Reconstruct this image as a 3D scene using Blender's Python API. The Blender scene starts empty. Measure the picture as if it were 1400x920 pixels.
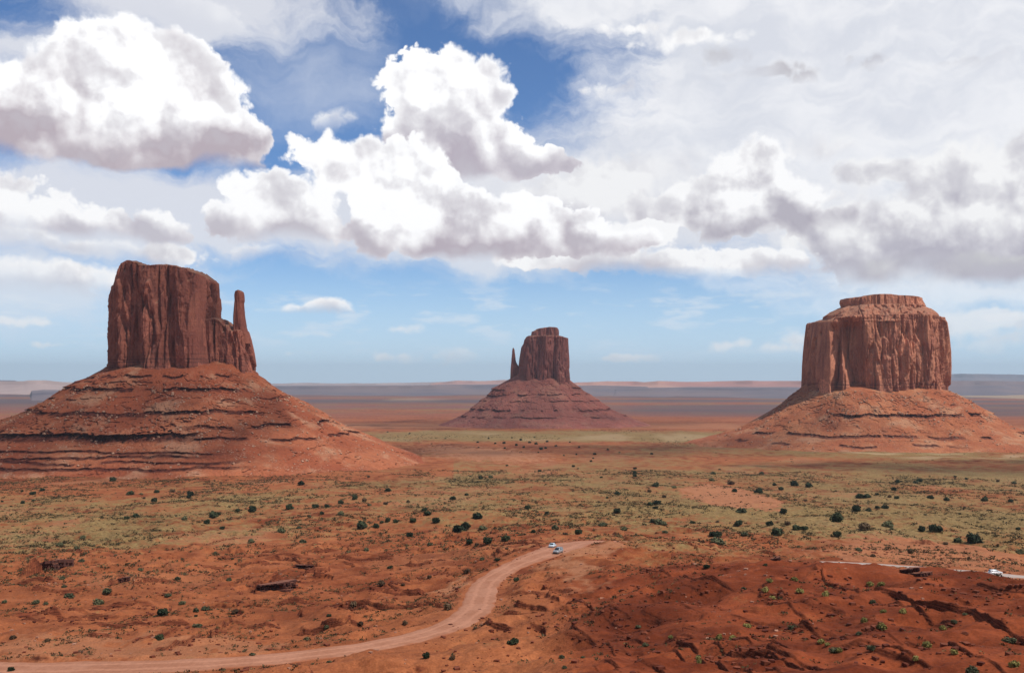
import bpy, math, random
import numpy as np

# ------------------------------------------------------------------ camera
random.seed(7)
RNG = np.random.RandomState(11)
scene = bpy.context.scene
COL = scene.collection
CAMZ = 150.0
FPX = 1361.0                       # focal length in pixels of a 1400 px wide frame
PITCH = math.atan(60.0 / FPX)
cam_data = bpy.data.cameras.new("camera")
cam_data.sensor_width = 36.0
cam_data.lens = FPX / 1400.0 * 36.0
cam_data.clip_start = 0.5
cam_data.clip_end = 200000.0
cam = bpy.data.objects.new("camera", cam_data)
COL.objects.link(cam)
cam.location = (0, 0, CAMZ)
cam.rotation_euler = (math.pi / 2 + PITCH, 0, 0)
scene.camera = cam
cp, sp = math.cos(PITCH), math.sin(PITCH)

def ray(u, v):
    du, dv = u - 700.0, 460.0 - v
    return np.array([du, FPX * cp - dv * sp, FPX * sp + dv * cp])

def P(u, v, d):
    """the world point that stands at forward distance d in direction (u, v) of the photograph"""
    r = ray(u, v)
    return np.array([0, 0, CAMZ]) + r * (d / r[1])

def PH(u, h, d):
    r = ray(u, 600.0)
    return np.array([r[0] * d / r[1], d, CAMZ - h])

def skyc(u, v):
    r = ray(u, v)
    return math.atan2(r[0], r[1]) * 13.61, math.atan2(r[2], math.hypot(r[0], r[1])) * 13.61

# ------------------------------------------------------------------ render settings
SUN_EL, SUN_AZ = 57.0, 117.0        # azimuth clockwise from +Y (straight ahead)
scene.view_settings.view_transform = 'Standard'
scene.view_settings.look = 'None'
scene.view_settings.gamma = 1.0
scene.view_settings.exposure = 0.0
scene.view_settings.use_curve_mapping = False
scene.render.engine = 'CYCLES'
cy = scene.cycles
cy.max_bounces = 4
cy.diffuse_bounces = 2
cy.glossy_bounces = 2
cy.transmission_bounces = 2
cy.volume_bounces = 0
cy.transparent_max_bounces = 8
cy.caustics_reflective = False
cy.caustics_refractive = False
cy.use_denoising = True
cy.use_adaptive_sampling = True
cy.adaptive_threshold = 0.01

# ------------------------------------------------------------------ node helper
class NT:
    def __init__(self, tree):
        self.t = tree
        self.n = tree.nodes
        self.l = tree.links

    def new(self, kind, **kw):
        nd = self.n.new(kind)
        for k, v in kw.items():
            setattr(nd, k, v)
        return nd

    def put(self, sock, val):
        if val is None:
            return
        if isinstance(val, bpy.types.NodeSocket):
            self.l.new(val, sock)
        else:
            sock.default_value = val

    def m(self, op, a, b=None, c=None, clamp=False):
        nd = self.new('ShaderNodeMath', operation=op, use_clamp=clamp)
        self.put(nd.inputs[0], a)
        self.put(nd.inputs[1], b)
        self.put(nd.inputs[2], c)
        return nd.outputs[0]

    def v(self, op, a, b=None, c=None):
        nd = self.new('ShaderNodeVectorMath', operation=op)
        self.put(nd.inputs[0], a)
        if op == 'SCALE':
            self.put(nd.inputs['Scale'], b)
        else:
            self.put(nd.inputs[1], b)
            if c is not None:
                self.put(nd.inputs[2], c)
        return nd.outputs['Value'] if op in ('LENGTH', 'DOT_PRODUCT', 'DISTANCE') else nd.outputs[0]

    def noise(self, vec, scale, detail=4.0, rough=0.5, dist=0.0, dims='3D', color=False):
        nd = self.new('ShaderNodeTexNoise', noise_dimensions=dims)
        self.put(nd.inputs['Vector'], vec)
        nd.inputs['Scale'].default_value = scale
        nd.inputs['Detail'].default_value = detail
        nd.inputs['Roughness'].default_value = rough
        nd.inputs['Distortion'].default_value = dist
        return nd.outputs['Color' if color else 'Fac']

    def voro(self, vec, scale, detail=0.0, rough=0.5, dims='3D', feature='F1', out='Distance'):
        nd = self.new('ShaderNodeTexVoronoi', voronoi_dimensions=dims, feature=feature)
        self.put(nd.inputs['Vector'], vec)
        nd.inputs['Scale'].default_value = scale
        nd.inputs['Detail'].default_value = detail
        nd.inputs['Roughness'].default_value = rough
        nd.normalize = False
        return nd.outputs[out]

    def remap(self, x, a, b, c=0.0, d=1.0, smooth=True):
        nd = self.new('ShaderNodeMapRange', interpolation_type='SMOOTHSTEP' if smooth else 'LINEAR')
        self.put(nd.inputs[0], x)
        for i, q in enumerate((a, b, c, d)):
            self.put(nd.inputs[i + 1], q)
        return nd.outputs[0]

    def mix(self, f, a, b, mode='MIX'):
        nd = self.new('ShaderNodeMix', data_type='RGBA', blend_type=mode)
        self.put(nd.inputs[0], f)
        self.put(nd.inputs[6], a if isinstance(a, bpy.types.NodeSocket) else (*a, 1.0))
        self.put(nd.inputs[7], b if isinstance(b, bpy.types.NodeSocket) else (*b, 1.0))
        return nd.outputs[2]

    def vec(self, x, y, z=0.0):
        nd = self.new('ShaderNodeCombineXYZ')
        self.put(nd.inputs[0], x)
        self.put(nd.inputs[1], y)
        self.put(nd.inputs[2], z)
        return nd.outputs[0]

    def sep(self, a):
        nd = self.new('ShaderNodeSeparateXYZ')
        self.put(nd.inputs[0], a)
        return nd.outputs[0], nd.outputs[1], nd.outputs[2]

# ------------------------------------------------------------------ sky with its clouds
world = bpy.data.worlds.new("World")
scene.world = world
world.use_nodes = True
W = NT(world.node_tree)
W.n.clear()
sky_node = W.new('ShaderNodeTexSky', sky_type='NISHITA')
sky_node.sun_disc = False
sky_node.sun_elevation = math.radians(SUN_EL)
sky_node.sun_rotation = math.radians(SUN_AZ)
sky_node.altitude = 1700.0
sky_node.air_density = 1.0
sky_node.dust_density = 0.3
sky_node.ozone_density = 1.5
tc = W.new('ShaderNodeTexCoord')
dirv = W.v('NORMALIZE', tc.outputs['Generated'])
dx, dy, dz = W.sep(dirv)
SX = W.m('MULTIPLY', W.m('ARCTAN2', dx, dy), 13.61)
SY = W.m('MULTIPLY', W.m('ARCSINE', dz), 13.61)
p0 = W.vec(SX, SY)
inside = W.m('MULTIPLY', W.remap(W.m('ABSOLUTE', SX), 9.5, 13.0, 1.0, 0.0), W.remap(SY, 6.6, 9.0, 1.0, 0.0))
inside = W.m('MULTIPLY', inside, W.remap(SY, -0.6, -0.2))
# noise fields shared by the cloud layers (unit: 100 px of arc)
nwarp = W.noise(p0, 0.9, 6.0, 0.55, 0.0, '2D', True)
nwarp = W.v('SUBTRACT', nwarp, (0.5, 0.5, 0.5))
pw = W.v('MULTIPLY_ADD', nwarp, (0.42, 0.34, 0.0), p0)

def billow(p):
    q = W.v('MULTIPLY_ADD', W.v('SUBTRACT', W.noise(p, 3.2, 3.0, 0.5, 0.0, '2D', True), (0.5, 0.5, 0.5)), (0.16, 0.16, 0), p)
    a = W.voro(q, 2.6, 3.0, 0.52, '2D')
    b = W.noise(p, 1.3, 7.0, 0.58, 0.0, '2D')
    return W.m('ADD', W.m('MULTIPLY', W.m('SUBTRACT', 1.0, a), 0.5), W.m('MULTIPLY', b, 0.9))

def bulge(p):
    q = W.v('MULTIPLY_ADD', nwarp2, (0.30, 0.30, 0), p)
    a = W.voro(q, 1.25, 1.6, 0.45, '2D')
    b = W.noise(p, 0.9, 4.0, 0.5, 0.0, '2D')
    return W.m('ADD', W.m('MULTIPLY', W.m('SUBTRACT', 1.0, a), 0.5), b)

nwarp2 = W.v('SUBTRACT', W.noise(p0, 2.2, 4.0, 0.55, 0.0, '2D', True), (0.5, 0.5, 0.5))
bl = billow(p0)
bl_s = billow(W.v('ADD', p0, (0.05, 0.07, 0.0)))
big = bulge(p0)
big_s = bulge(W.v('ADD', p0, (0.13, 0.20, 0.0)))
relief = W.m('ADD', W.m('MULTIPLY', W.m('SUBTRACT', bl, bl_s), 0.55),
             W.m('MULTIPLY', W.m('SUBTRACT', big, big_s), 0.85))      # >0 where a puff faces the sun
low = W.noise(p0, 0.55, 3.0, 0.5, 0.0, '2D')
fine = W.noise(p0, 5.0, 6.0, 0.6, 0.0, '2D')
blc = W.m('SUBTRACT', bl, 0.60)

def union(pos, blobs, smooth=0.12, grow=1.0):
    f = None
    for (u, v, rx, ry) in blobs:
        cx_, cy_ = skyc(u, v)
        rx, ry = rx * grow, ry * grow
        r = math.sqrt(rx * ry) / 100.0
        d = W.v('MULTIPLY', W.v('SUBTRACT', pos, (cx_, cy_, 0)), (100.0 / rx, 100.0 / ry, 0))
        d = W.v('LENGTH', d)
        g = W.m('MULTIPLY_ADD', d, -r, r)
        if f is None:
            f = g
        else:
            nd = W.new('ShaderNodeMath', operation='SMOOTH_MAX')
            W.put(nd.inputs[0], f); W.put(nd.inputs[1], g); nd.inputs[2].default_value = smooth
            f = nd.outputs[0]
    return f

def cumulus(blobs, base_v, top_v, dark=(0.52, 0.46, 0.51), bright=1.0, edge=0.05, rough=0.42, base_soft=0.22, shade=1.0, grad=1.0, opacity=1.0, grow=1.12, bn=0.35):
    f = union(pw, blobs, 0.12, grow)
    f = W.m('MULTIPLY_ADD', blc, rough, f)
    yb = skyc(700, base_v)[1]
    yt = skyc(700, top_v)[1]
    above = W.m('SUBTRACT', SY, W.m('MULTIPLY_ADD', W.m('SUBTRACT', low, 0.5), bn, yb))
    above = W.m('MULTIPLY_ADD', W.m('SUBTRACT', fine, 0.5), 0.10, above)
    fc = W.m('MINIMUM', f, W.m('MULTIPLY', above, 0.5))
    alpha = W.m('MULTIPLY', W.remap(fc, 0.0, W.remap(low, 0.35, 0.65, edge * 0.9, edge * 2.6)), opacity)
    # light: white towards the sun, lavender grey at the flat base
    hgt = W.m('DIVIDE', above, (yt - yb))
    s = W.remap(W.m('MULTIPLY_ADD', W.m('SUBTRACT', big, 0.9), 0.45, hgt), -0.04, 0.40 * grad, 0.0, 1.0)
    depth = W.remap(f, 0.0, 0.55, 0.0, 1.0)
    s = W.m('ADD', s, W.m('MULTIPLY', relief, W.remap(hgt, 0.0, 0.45, 0.35, 1.5 * shade)))
    s = W.m('SUBTRACT', s, W.m('MULTIPLY', depth, W.remap(low, 0.45, 0.62, 0.0, 0.32 * shade)))
    s = W.m('ADD', s, W.remap(f, 0.25, 0.0, 0.0, 0.30))
    s = W.m('MAXIMUM', W.m('MINIMUM', s, 1.15), 0.0)
    c = W.mix(W.m('MINIMUM', s, 1.0), dark, (1.02 * bright, 1.02 * bright, 1.03 * bright))
    soft = W.remap(W.m('SUBTRACT', W.m('MULTIPLY', W.m('SUBTRACT', big_s, big), 1.6), W.m('MULTIPLY', W.m('SUBTRACT', bl, bl_s), 0.5)), -0.10, 0.35, 0.0, 0.34)
    c = W.mix(W.m('MULTIPLY', soft, W.remap(f, 0.02, 0.20)), c, (0.62, 0.61, 0.66))
    return c, alpha

def veil(blobs, col, lo, hi, amt, nz):
    f = union(W.v('MULTIPLY_ADD', nwarp, (1.6, 0.7, 0.0), p0), blobs, 0.4)
    f = W.m('ADD', f, W.m('MULTIPLY', W.m('SUBTRACT', nz, 0.5), 1.6))
    return W.m('MULTIPLY', W.remap(f, lo, hi), amt)

stretch = W.noise(W.v('MULTIPLY', W.v('ADD', p0, nwarp), (0.55, 1.5, 1.0)), 1.0, 7.0, 0.6, 0.0, '2D')
bandn = W.noise(W.v('MULTIPLY', p0, (0.8, 3.2, 1.0)), 1.3, 6.0, 0.6, 0.0, '2D')

white = (0.86, 0.87, 0.90)
layers = []
v1 = veil([(1230, 60, 430, 250), (1000, 225, 430, 110), (840, -5, 300, 60), (1300, 230, 400, 200)], white, -0.15, 1.0, 0.93, stretch)
layers.append((W.mix(W.remap(stretch, 0.3, 0.7), (0.76, 0.78, 0.84), (0.95, 0.95, 0.97)), v1))
v2 = veil([(150, 290, 360, 75), (450, 310, 300, 60), (80, 400, 220, 60), (250, -20, 260, 90), (0, 60, 120, 60), (700, 300, 500, 90)], white, -0.1, 0.8, 0.88, stretch)
layers.append(((0.80, 0.81, 0.86), v2))
v3 = veil([(430, 110, 260, 130), (640, -10, 300, 60)], white, 0.3, 2.4, 0.6, stretch)
layers.append(((0.80, 0.84, 0.92), v3))
# low faint rows towards the horizon
v4 = W.m('MULTIPLY', W.remap(bandn, 0.50, 0.70), W.m('MULTIPLY', W.remap(SY, 0.25, 0.7, 0.15, 0.62), W.remap(SY, 1.5, 0.9)))
layers.append(((0.88, 0.88, 0.90), v4))
# haze over the horizon
layers.append(((0.62, 0.80, 0.98), W.remap(SY, 2.0, -0.1, 0.0, 0.85)))

layers.append(cumulus([(200, 18, 150, 30), (110, 30, 60, 20), (310, 35, 45, 12), (30, 35, 50, 16), (60, 62, 60, 14)], 70, -20, (0.72, 0.72, 0.78), 0.98, 0.30, 0.6, shade=0.4))
layers.append(cumulus([(790, 124, 28, 8), (842, 124, 34, 12), (760, 133, 18, 5), (900, 118, 40, 8), (870, 35, 70, 9), (950, 55, 90, 14)], 150, 20, (0.75, 0.75, 0.80), 0.98, 0.22, 0.5, shade=0.4))
# grey scraps in front of the veil
layers.append(cumulus([(985, 75, 45, 18), (1040, 100, 60, 12), (1105, 102, 26, 13), (1188, 88, 30, 15), (1330, 96, 55, 15), (1290, 92, 30, 11), (985, 128, 28, 12), (1353, 85, 25, 10)], 140, 20, (0.50, 0.48, 0.53), 0.66, 0.22, 0.45, shade=0.5, grad=3.0))
# small ones low over the plain
layers.append(cumulus([(437, 421, 38, 12), (425, 424, 26, 10), (455, 424, 26, 8)], 433, 407, (0.66, 0.64, 0.70), 0.99, 0.04, 0.10, grow=1.25, bn=0.0))
layers.append(cumulus([(418, 463, 26, 5), (545, 452, 45, 8), (540, 486, 34, 9), (630, 484, 40, 12), (860, 489, 55, 6), (425, 488, 34, 5), (1000, 470, 40, 10), (1060, 478, 40, 12), (1085, 465, 30, 10), (20, 440, 50, 7), (75, 470, 30, 6), (1370, 465, 40, 14), (1340, 440, 60, 20)], 510, 440, (0.74, 0.74, 0.78), 0.93, 0.12, 0.30, shade=0.4, opacity=0.70, bn=0.05))
# left lower banks
layers.append(cumulus([(40, 385, 70, 30), (110, 375, 80, 22), (-40, 370, 80, 30), (90, 408, 50, 12), (180, 385, 60, 14)], 422, 345, (0.62, 0.60, 0.66), 0.97, 0.10, 0.40))
layers.append(cumulus([(20, 348, 90, 34), (120, 352, 110, 26), (-40, 340, 90, 50), (230, 350, 50, 14)], 378, 312, (0.60, 0.58, 0.64), 0.96, 0.14, 0.40))
layers.append(cumulus([(15, 268, 45, 32), (-50, 290, 80, 50), (60, 300, 60, 34), (145, 305, 55, 26), (205, 318, 60, 24), (100, 325, 80, 22), (250, 322, 22, 14), (30, 330, 60, 20)], 347, 262, (0.56, 0.53, 0.60), 1.0, 0.08, 0.42))
# right banks
layers.append(cumulus([(1330, 250, 80, 50), (1250, 226, 90, 20), (1180, 235, 60, 22), (1400, 240, 70, 60), (1330, 310, 150, 60), (1200, 310, 120, 42), (1420, 350, 120, 60), (1280, 350, 150, 40), (1500, 330, 150, 90)], 400, 205, (0.46, 0.44, 0.52), 0.93, 0.10, 0.45, grad=1.2))
layers.append(cumulus([(1300, 370, 160, 26), (1400, 390, 120, 30)], 420, 350, (0.47, 0.46, 0.54), 0.62, 0.5, 0.4, grad=2.0))
layers.append(cumulus([(1025, 235, 60, 42), (975, 262, 55, 30), (1070, 268, 60, 34), (1110, 265, 40, 24), (1000, 290, 110, 30), (905, 292, 60, 26), (1130, 300, 70, 24), (1000, 315, 60, 18), (1180, 318, 70, 14)], 338, 205, (0.42, 0.39, 0.46), 1.0, 0.06, 0.42, grad=1.15))
# the long centre mass
layers.append(cumulus([(830, 250, 90, 40), (900, 235, 80, 34), (760, 270, 80, 40), (850, 290, 100, 36), (960, 215, 60, 26), (1130, 205, 90, 24), (1230, 190, 80, 16)], 330, 190, (0.64, 0.62, 0.68), 0.93, 0.30, 0.5, shade=0.7, opacity=0.85))
layers.append(cumulus([(830, 350, 90, 24), (930, 362, 100, 24), (1050, 360, 80, 20), (1110, 366, 40, 12), (740, 350, 60, 22), (700, 355, 50, 14), (880, 320, 70, 24)], 390, 318, (0.62, 0.59, 0.65), 0.98, 0.07, 0.40))
layers.append(cumulus([(572, 72, 24, 20), (616, 80, 26, 22), (660, 98, 34, 24), (545, 100, 34, 26), (590, 120, 70, 46), (645, 135, 55, 44), (600, 175, 70, 46), (650, 200, 80, 44), (710, 222, 70, 26), (560, 190, 50, 30)], 252, 60, (0.50, 0.45, 0.52), 1.04, 0.05, 0.38))
layers.append(cumulus([(455, 168, 26, 18), (478, 166, 22, 6)], 192, 150, (0.80, 0.79, 0.83), 0.97, 0.10, 0.3, shade=0.5))
layers.append(cumulus([(430, 212, 36, 26), (490, 222, 50, 30), (560, 215, 46, 30), (470, 245, 60, 30), (560, 270, 80, 56), (620, 300, 90, 50), (520, 318, 60, 34), (700, 310, 90, 44), (640, 330, 130, 30), (780, 315, 70, 32), (850, 330, 60, 22)], 366, 205, (0.50, 0.44, 0.50), 1.04, 0.05, 0.42))
layers.append(cumulus([(325, 258, 28, 24), (380, 268, 66, 34), (430, 290, 44, 34), (345, 300, 60, 34), (390, 315, 70, 24)], 343, 232, (0.55, 0.51, 0.57), 1.03, 0.05, 0.40))
layers.append(cumulus([(345, 344, 34, 11), (385, 352, 40, 10), (420, 350, 30, 8)], 366, 332, (0.66, 0.63, 0.70), 0.97, 0.10, 0.25))
# the big one on the left
layers.append(cumulus([(150, 78, 80, 48), (225, 88, 60, 46), (120, 105, 80, 50), (60, 135, 80, 54), (-20, 140, 80, 60), (200, 140, 110, 80), (275, 130, 52, 46), (300, 165, 40, 34), (250, 195, 90, 48), (335, 200, 38, 36), (310, 215, 40, 24), (100, 190, 150, 60), (160, 215, 140, 40), (360, 190, 14, 22)], 250, 35, (0.50, 0.43, 0.48), 1.06, 0.05, 0.33, grad=0.72))

cc = (0.75, 0.80, 0.88)
clouds_col, trans = None, None
# composite: colour and remaining transparency of all layers
for c, a in layers:
    if clouds_col is None:
        nd = W.mix(1.0, (0, 0, 0), c)
        clouds_col = W.v('SCALE', nd, a)
        trans = W.m('SUBTRACT', 1.0, a)
    else:
        cn = c if isinstance(c, bpy.types.NodeSocket) else W.mix(1.0, (0, 0, 0), c)
        ia = W.m('SUBTRACT', 1.0, a)
        clouds_col = W.v('ADD', W.v('SCALE', clouds_col, ia), W.v('SCALE', cn, a))
        trans = W.m('MULTIPLY', trans, ia)
SKY_STRENGTH = 0.10
CLOUD_STRENGTH = 1.0
gen = W.remap(W.noise(W.v('MULTIPLY', dirv, (1, 1, 2.0)), 2.6, 3.0, 0.55), 0.48, 0.64, 0.0, 0.55)
gen = W.m('MULTIPLY', gen, W.remap(dz, 0.0, 0.15))
def background(color, strength):
    nd = W.new('ShaderNodeBackground')
    W.put(nd.inputs[0], color)
    W.put(nd.inputs[1], strength)
    return nd.outputs[0]
def addsh(a, b):
    nd = W.new('ShaderNodeAddShader')
    W.l.new(a, nd.inputs[0]); W.l.new(b, nd.inputs[1])
    return nd.outputs[0]
tint = W.mix(1.0, sky_node.outputs[0], (0.72, 0.95, 1.22), 'MULTIPLY')
front = addsh(background(tint, W.m('MULTIPLY', trans, SKY_STRENGTH)), background(clouds_col, CLOUD_STRENGTH))
rest = addsh(background(sky_node.outputs[0], W.m('MULTIPLY', W.m('SUBTRACT', 1.0, gen), SKY_STRENGTH)),
             background((0.85, 0.86, 0.9, 1), gen))
mx = W.new('ShaderNodeMixShader')
W.l.new(inside, mx.inputs[0]); W.l.new(rest, mx.inputs[1]); W.l.new(front, mx.inputs[2])
wout = W.new('ShaderNodeOutputWorld')
W.l.new(mx.outputs[0], wout.inputs[0])
world.cycles.sampling_method = 'MANUAL'
world.cycles.sample_map_resolution = 512

sun_data = bpy.data.lights.new("sun", 'SUN')
sun_data.energy = 4.2
sun_data.angle = math.radians(0.9)
sun_data.color = (1.0, 0.95, 0.88)
sun = bpy.data.objects.new("sun", sun_data)
COL.objects.link(sun)
el, az = math.radians(SUN_EL), math.radians(SUN_AZ)
SUND = np.array([math.cos(el) * math.sin(az), math.cos(el) * math.cos(az), math.sin(el)])
from mathutils import Vector
sun.rotation_euler = Vector(SUND).to_track_quat('Z', 'Y').to_euler()
sun.location = (0, 0, 400)

# ------------------------------------------------------------------ numpy noise
_perm = np.random.RandomState(5).permutation(4096).astype(np.int32)
_ang = np.random.RandomState(6).rand(4096) * 2 * np.pi
_gx, _gy = np.cos(_ang), np.sin(_ang)
_g3 = np.random.RandomState(8).normal(size=(4096, 3))
_g3 /= np.linalg.norm(_g3, axis=1)[:, None]

def _fade(t):
    return t * t * t * (t * (t * 6 - 15) + 10)

def n2(x, y, s=0):
    xi = np.floor(x).astype(np.int64); yi = np.floor(y).astype(np.int64)
    xf = x - xi; yf = y - yi
    u, v = _fade(xf), _fade(yf)
    def g(a, b):
        k = _perm[(_perm[(xi + a + s * 131) & 4095] + yi + b) & 4095]
        return _gx[k] * (xf - a) + _gy[k] * (yf - b)
    a = g(0, 0); b = g(1, 0); c = g(0, 1); d = g(1, 1)
    return ((a + (b - a) * u) * (1 - v) + (c + (d - c) * u) * v) * 1.5

def n3(x, y, z, s=0):
    xi = np.floor(x).astype(np.int64); yi = np.floor(y).astype(np.int64); zi = np.floor(z).astype(np.int64)
    xf = x - xi; yf = y - yi; zf = z - zi
    u, v, w = _fade(xf), _fade(yf), _fade(zf)
    def g(a, b, c):
        k = _perm[(_perm[(_perm[(xi + a + s * 57) & 4095] + yi + b) & 4095] + zi + c) & 4095]
        q = _g3[k]
        return q[..., 0] * (xf - a) + q[..., 1] * (yf - b) + q[..., 2] * (zf - c)
    r = []
    for c in (0, 1):
        a0 = g(0, 0, c); a1 = g(1, 0, c); b0 = g(0, 1, c); b1 = g(1, 1, c)
        r.append((a0 + (a1 - a0) * u) * (1 - v) + (b0 + (b1 - b0) * u) * v)
    return (r[0] + (r[1] - r[0]) * w) * 1.5

def fbm2(x, y, o=4, s=0, g=0.5):
    a, t, f = 1.0, 0, 1.0
    for i in range(o):
        t = t + a * n2(x * f + 17.3 * i, y * f - 9.1 * i, s + i)
        a *= g; f *= 2.03
    return t

def fbm3(x, y, z, o=4, s=0, g=0.5):
    a, t, f = 1.0, 0, 1.0
    for i in range(o):
        t = t + a * n3(x * f + 7.3 * i, y * f - 9.1 * i, z * f + 3.7 * i, s + i)
        a *= g; f *= 2.03
    return t

def sstep(a, b, x):
    t = np.clip((x - a) / (b - a), 0, 1)
    return t * t * (3 - 2 * t)

# ------------------------------------------------------------------ mesh helpers
def mesh_np(name, V, Q, smooth=True):
    me = bpy.data.meshes.new(name)
    V = np.asarray(V, dtype=np.float32); Q = np.asarray(Q, dtype=np.int32)
    k = Q.shape[1]
    me.vertices.add(len(V)); me.vertices.foreach_set('co', V.ravel())
    me.loops.add(Q.size); me.loops.foreach_set('vertex_index', Q.ravel())
    me.polygons.add(len(Q))
    me.polygons.foreach_set('loop_start', np.arange(0, Q.size, k, dtype=np.int32))
    me.polygons.foreach_set('use_smooth', np.full(len(Q), smooth))
    me.update(calc_edges=True)
    return me

def obj(name, me, mat=None, parent=None, loc=None):
    o = bpy.data.objects.new(name, me)
    COL.objects.link(o)
    if mat is not None and len(me.materials) == 0:
        me.materials.append(mat)
    if parent is not None:
        o.parent = parent
    if loc is not None:
        o.location = loc
    return o

def tag(o, label, cat, group=None):
    o['label'] = label; o['category'] = cat
    if group: o['group'] = group
    return o

def empty(name, loc, label, cat, group=None, rz=0.0):
    o = bpy.data.objects.new(name, None)
    COL.objects.link(o)
    o.location = loc; o.rotation_euler = (0, 0, rz)
    o.empty_display_size = 2
    return tag(o, label, cat, group)

def grid_quads(nr, nc, wrap=False):
    i = np.arange(nr - 1)[:, None]
    j = np.arange(nc if wrap else nc - 1)[None, :]
    j2 = (j + 1) % nc
    a = i * nc + j; b = i * nc + j2; c = (i + 1) * nc + j2; d = (i + 1) * nc + j
    return np.stack([a, b, c, d], -1).reshape(-1, 4)

# ------------------------------------------------------------------ base terrain profiles
# (column u, [(distance, drop below the camera)])
PLAIN = [(1500, 118), (2000, 125), (2500, 130), (3000, 133), (4000, 137), (6000, 140), (10000, 142), (20000, 144), (90000, 146)]
COLS = [
    (-900, [(6, 4), (50, 24), (100, 38), (160, 48), (250, 61), (350, 72), (480, 82), (700, 94), (1000, 106)]),
    (0, [(6, 4), (50, 24), (100, 38), (150, 46), (170, 49), (250, 61), (350, 72), (480, 81), (700, 93), (1000, 106)]),
    (350, [(6, 4), (50, 24), (100, 37), (150, 45.5), (182, 49.5), (250, 60), (350, 71), (480, 80), (700, 92), (1000, 105)]),
    (500, [(6, 4), (50, 24), (100, 36), (150, 44.5), (192, 50.3), (250, 57), (350, 68.5), (480, 78), (700, 90), (1000, 104)]),
    (620, [(6, 4), (50, 24), (100, 35), (150, 43), (205, 51.0), (245, 54.5), (330, 63.5), (420, 70), (520, 77), (700, 88), (1000, 103)]),
    (700, [(6, 4), (50, 23), (100, 33), (150, 42.5), (200, 48.5), (250, 51.5), (300, 54.6), (360, 61), (430, 68), (520, 75), (700, 88), (1000, 103)]),
    (770, [(6, 4), (50, 22), (100, 31), (150, 41), (200, 46.5), (250, 49.6), (290, 51.4), (332, 53.8), (370, 59.5), (430, 67), (520, 75.5), (700, 88), (1000, 103)]),
    (850, [(6, 4), (50, 21), (100, 30), (150, 40.2), (195, 42.8), (225, 45.5), (262, 48.8), (300, 50.5), (340, 54.6), (390, 62), (440, 68), (520, 76), (700, 89), (1000, 103)]),
    (920, [(6, 4), (50, 21), (100, 30), (150, 39.6), (190, 40.6), (220, 42.5), (262, 48.0), (300, 51.5), (335, 56), (390, 63), (450, 70), (520, 77), (700, 90), (1000, 104)]),
    (1030, [(6, 4), (50, 21), (100, 30), (150, 37.6), (190, 38.0), (235, 42.0), (270, 48.5), (330, 59), (400, 66), (500, 75), (600, 83), (1000, 104)]),
    (1130, [(6, 4), (50, 21), (100, 29.5), (150, 36.5), (190, 37.4), (228, 41.0), (262, 50), (332, 60.6), (420, 67.5), (600, 82), (1000, 104.5)]),
    (1260, [(6, 4), (50, 20), (100, 29.2), (150, 35.2), (185, 36.9), (213, 39.9), (255, 53), (337, 63.3), (420, 71), (600, 86), (1000, 106)]),
    (1295, [(6, 4), (50, 20), (100, 29.2), (150, 34.8), (185, 35.6), (211, 38.1), (255, 54), (338, 64.4), (420, 72), (600, 87), (1000, 106)]),
    (1335, [(6, 4), (50, 20), (100, 29.1), (150, 34.5), (182, 36.0), (209, 41.3), (255, 55), (339, 65.3), (420, 73), (600, 88), (1000, 106)]),
    (1400, [(6, 4), (50, 20), (100, 29), (150, 34), (175, 35.2), (205, 41.2), (250, 56), (341, 66.8), (420, 75), (600, 89), (1000, 107)]),
    (2200, [(6, 4), (50, 20), (100, 29), (150, 34), (200, 40), (250, 56), (345, 68), (420, 76), (600, 90), (1000, 107)]),
]
_phis = np.array([math.atan2(c[0] - 700, FPX) for c in COLS])
LR = np.linspace(math.log(4), math.log(95000), 900)
_tab = []
for (u, pr), ph in zip(COLS, _phis):
    pr = pr + PLAIN
    d = np.array([q[0] for q in pr], float); h = np.array([q[1] for q in pr], float)
    cphi = max(math.cos(ph), 0.55)
    lr = np.log(d / cphi)
    z = np.interp(LR, lr, h)
    k = np.exp(-0.5 * (np.arange(-9, 10) / 3.2) ** 2); k /= k.sum()
    z = np.convolve(np.pad(z, 9, mode='edge'), k, 'valid')
    _tab.append(z)
_tab = np.array(_tab)
PHG = np.linspace(-1.2, 1.2, 700)
_tt = np.empty((700, 900))
for j in range(900):
    _tt[:, j] = np.interp(PHG, _phis, _tab[:, j])
k = np.exp(-0.5 * (np.arange(-20, 21) / 6.0) ** 2); k /= k.sum()
_tp = np.pad(_tt, ((20, 20), (0, 0)), mode='edge')
_tt = sum(k[i] * _tp[i:i + 700] for i in range(41))

def base_z(x, y):
    r = np.hypot(x, y)
    ph = np.clip(np.arctan2(x, np.maximum(y, 1e-3 + 0 * y)), -1.19, 1.19)
    a = (ph + 1.2) / 2.4 * 699
    b = np.clip((np.log(np.maximum(r, 4.01)) - LR[0]) / (LR[-1] - LR[0]) * 899, 0, 898.999)
    i = np.clip(np.floor(a).astype(int), 0, 698); j = np.floor(b).astype(int)
    fa, fb = a - i, b - j
    return CAMZ - ((_tt[i, j] * (1 - fa) + _tt[i + 1, j] * fa) * (1 - fb) + (_tt[i, j + 1] * (1 - fa) + _tt[i + 1, j + 1] * fa) * fb)

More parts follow.
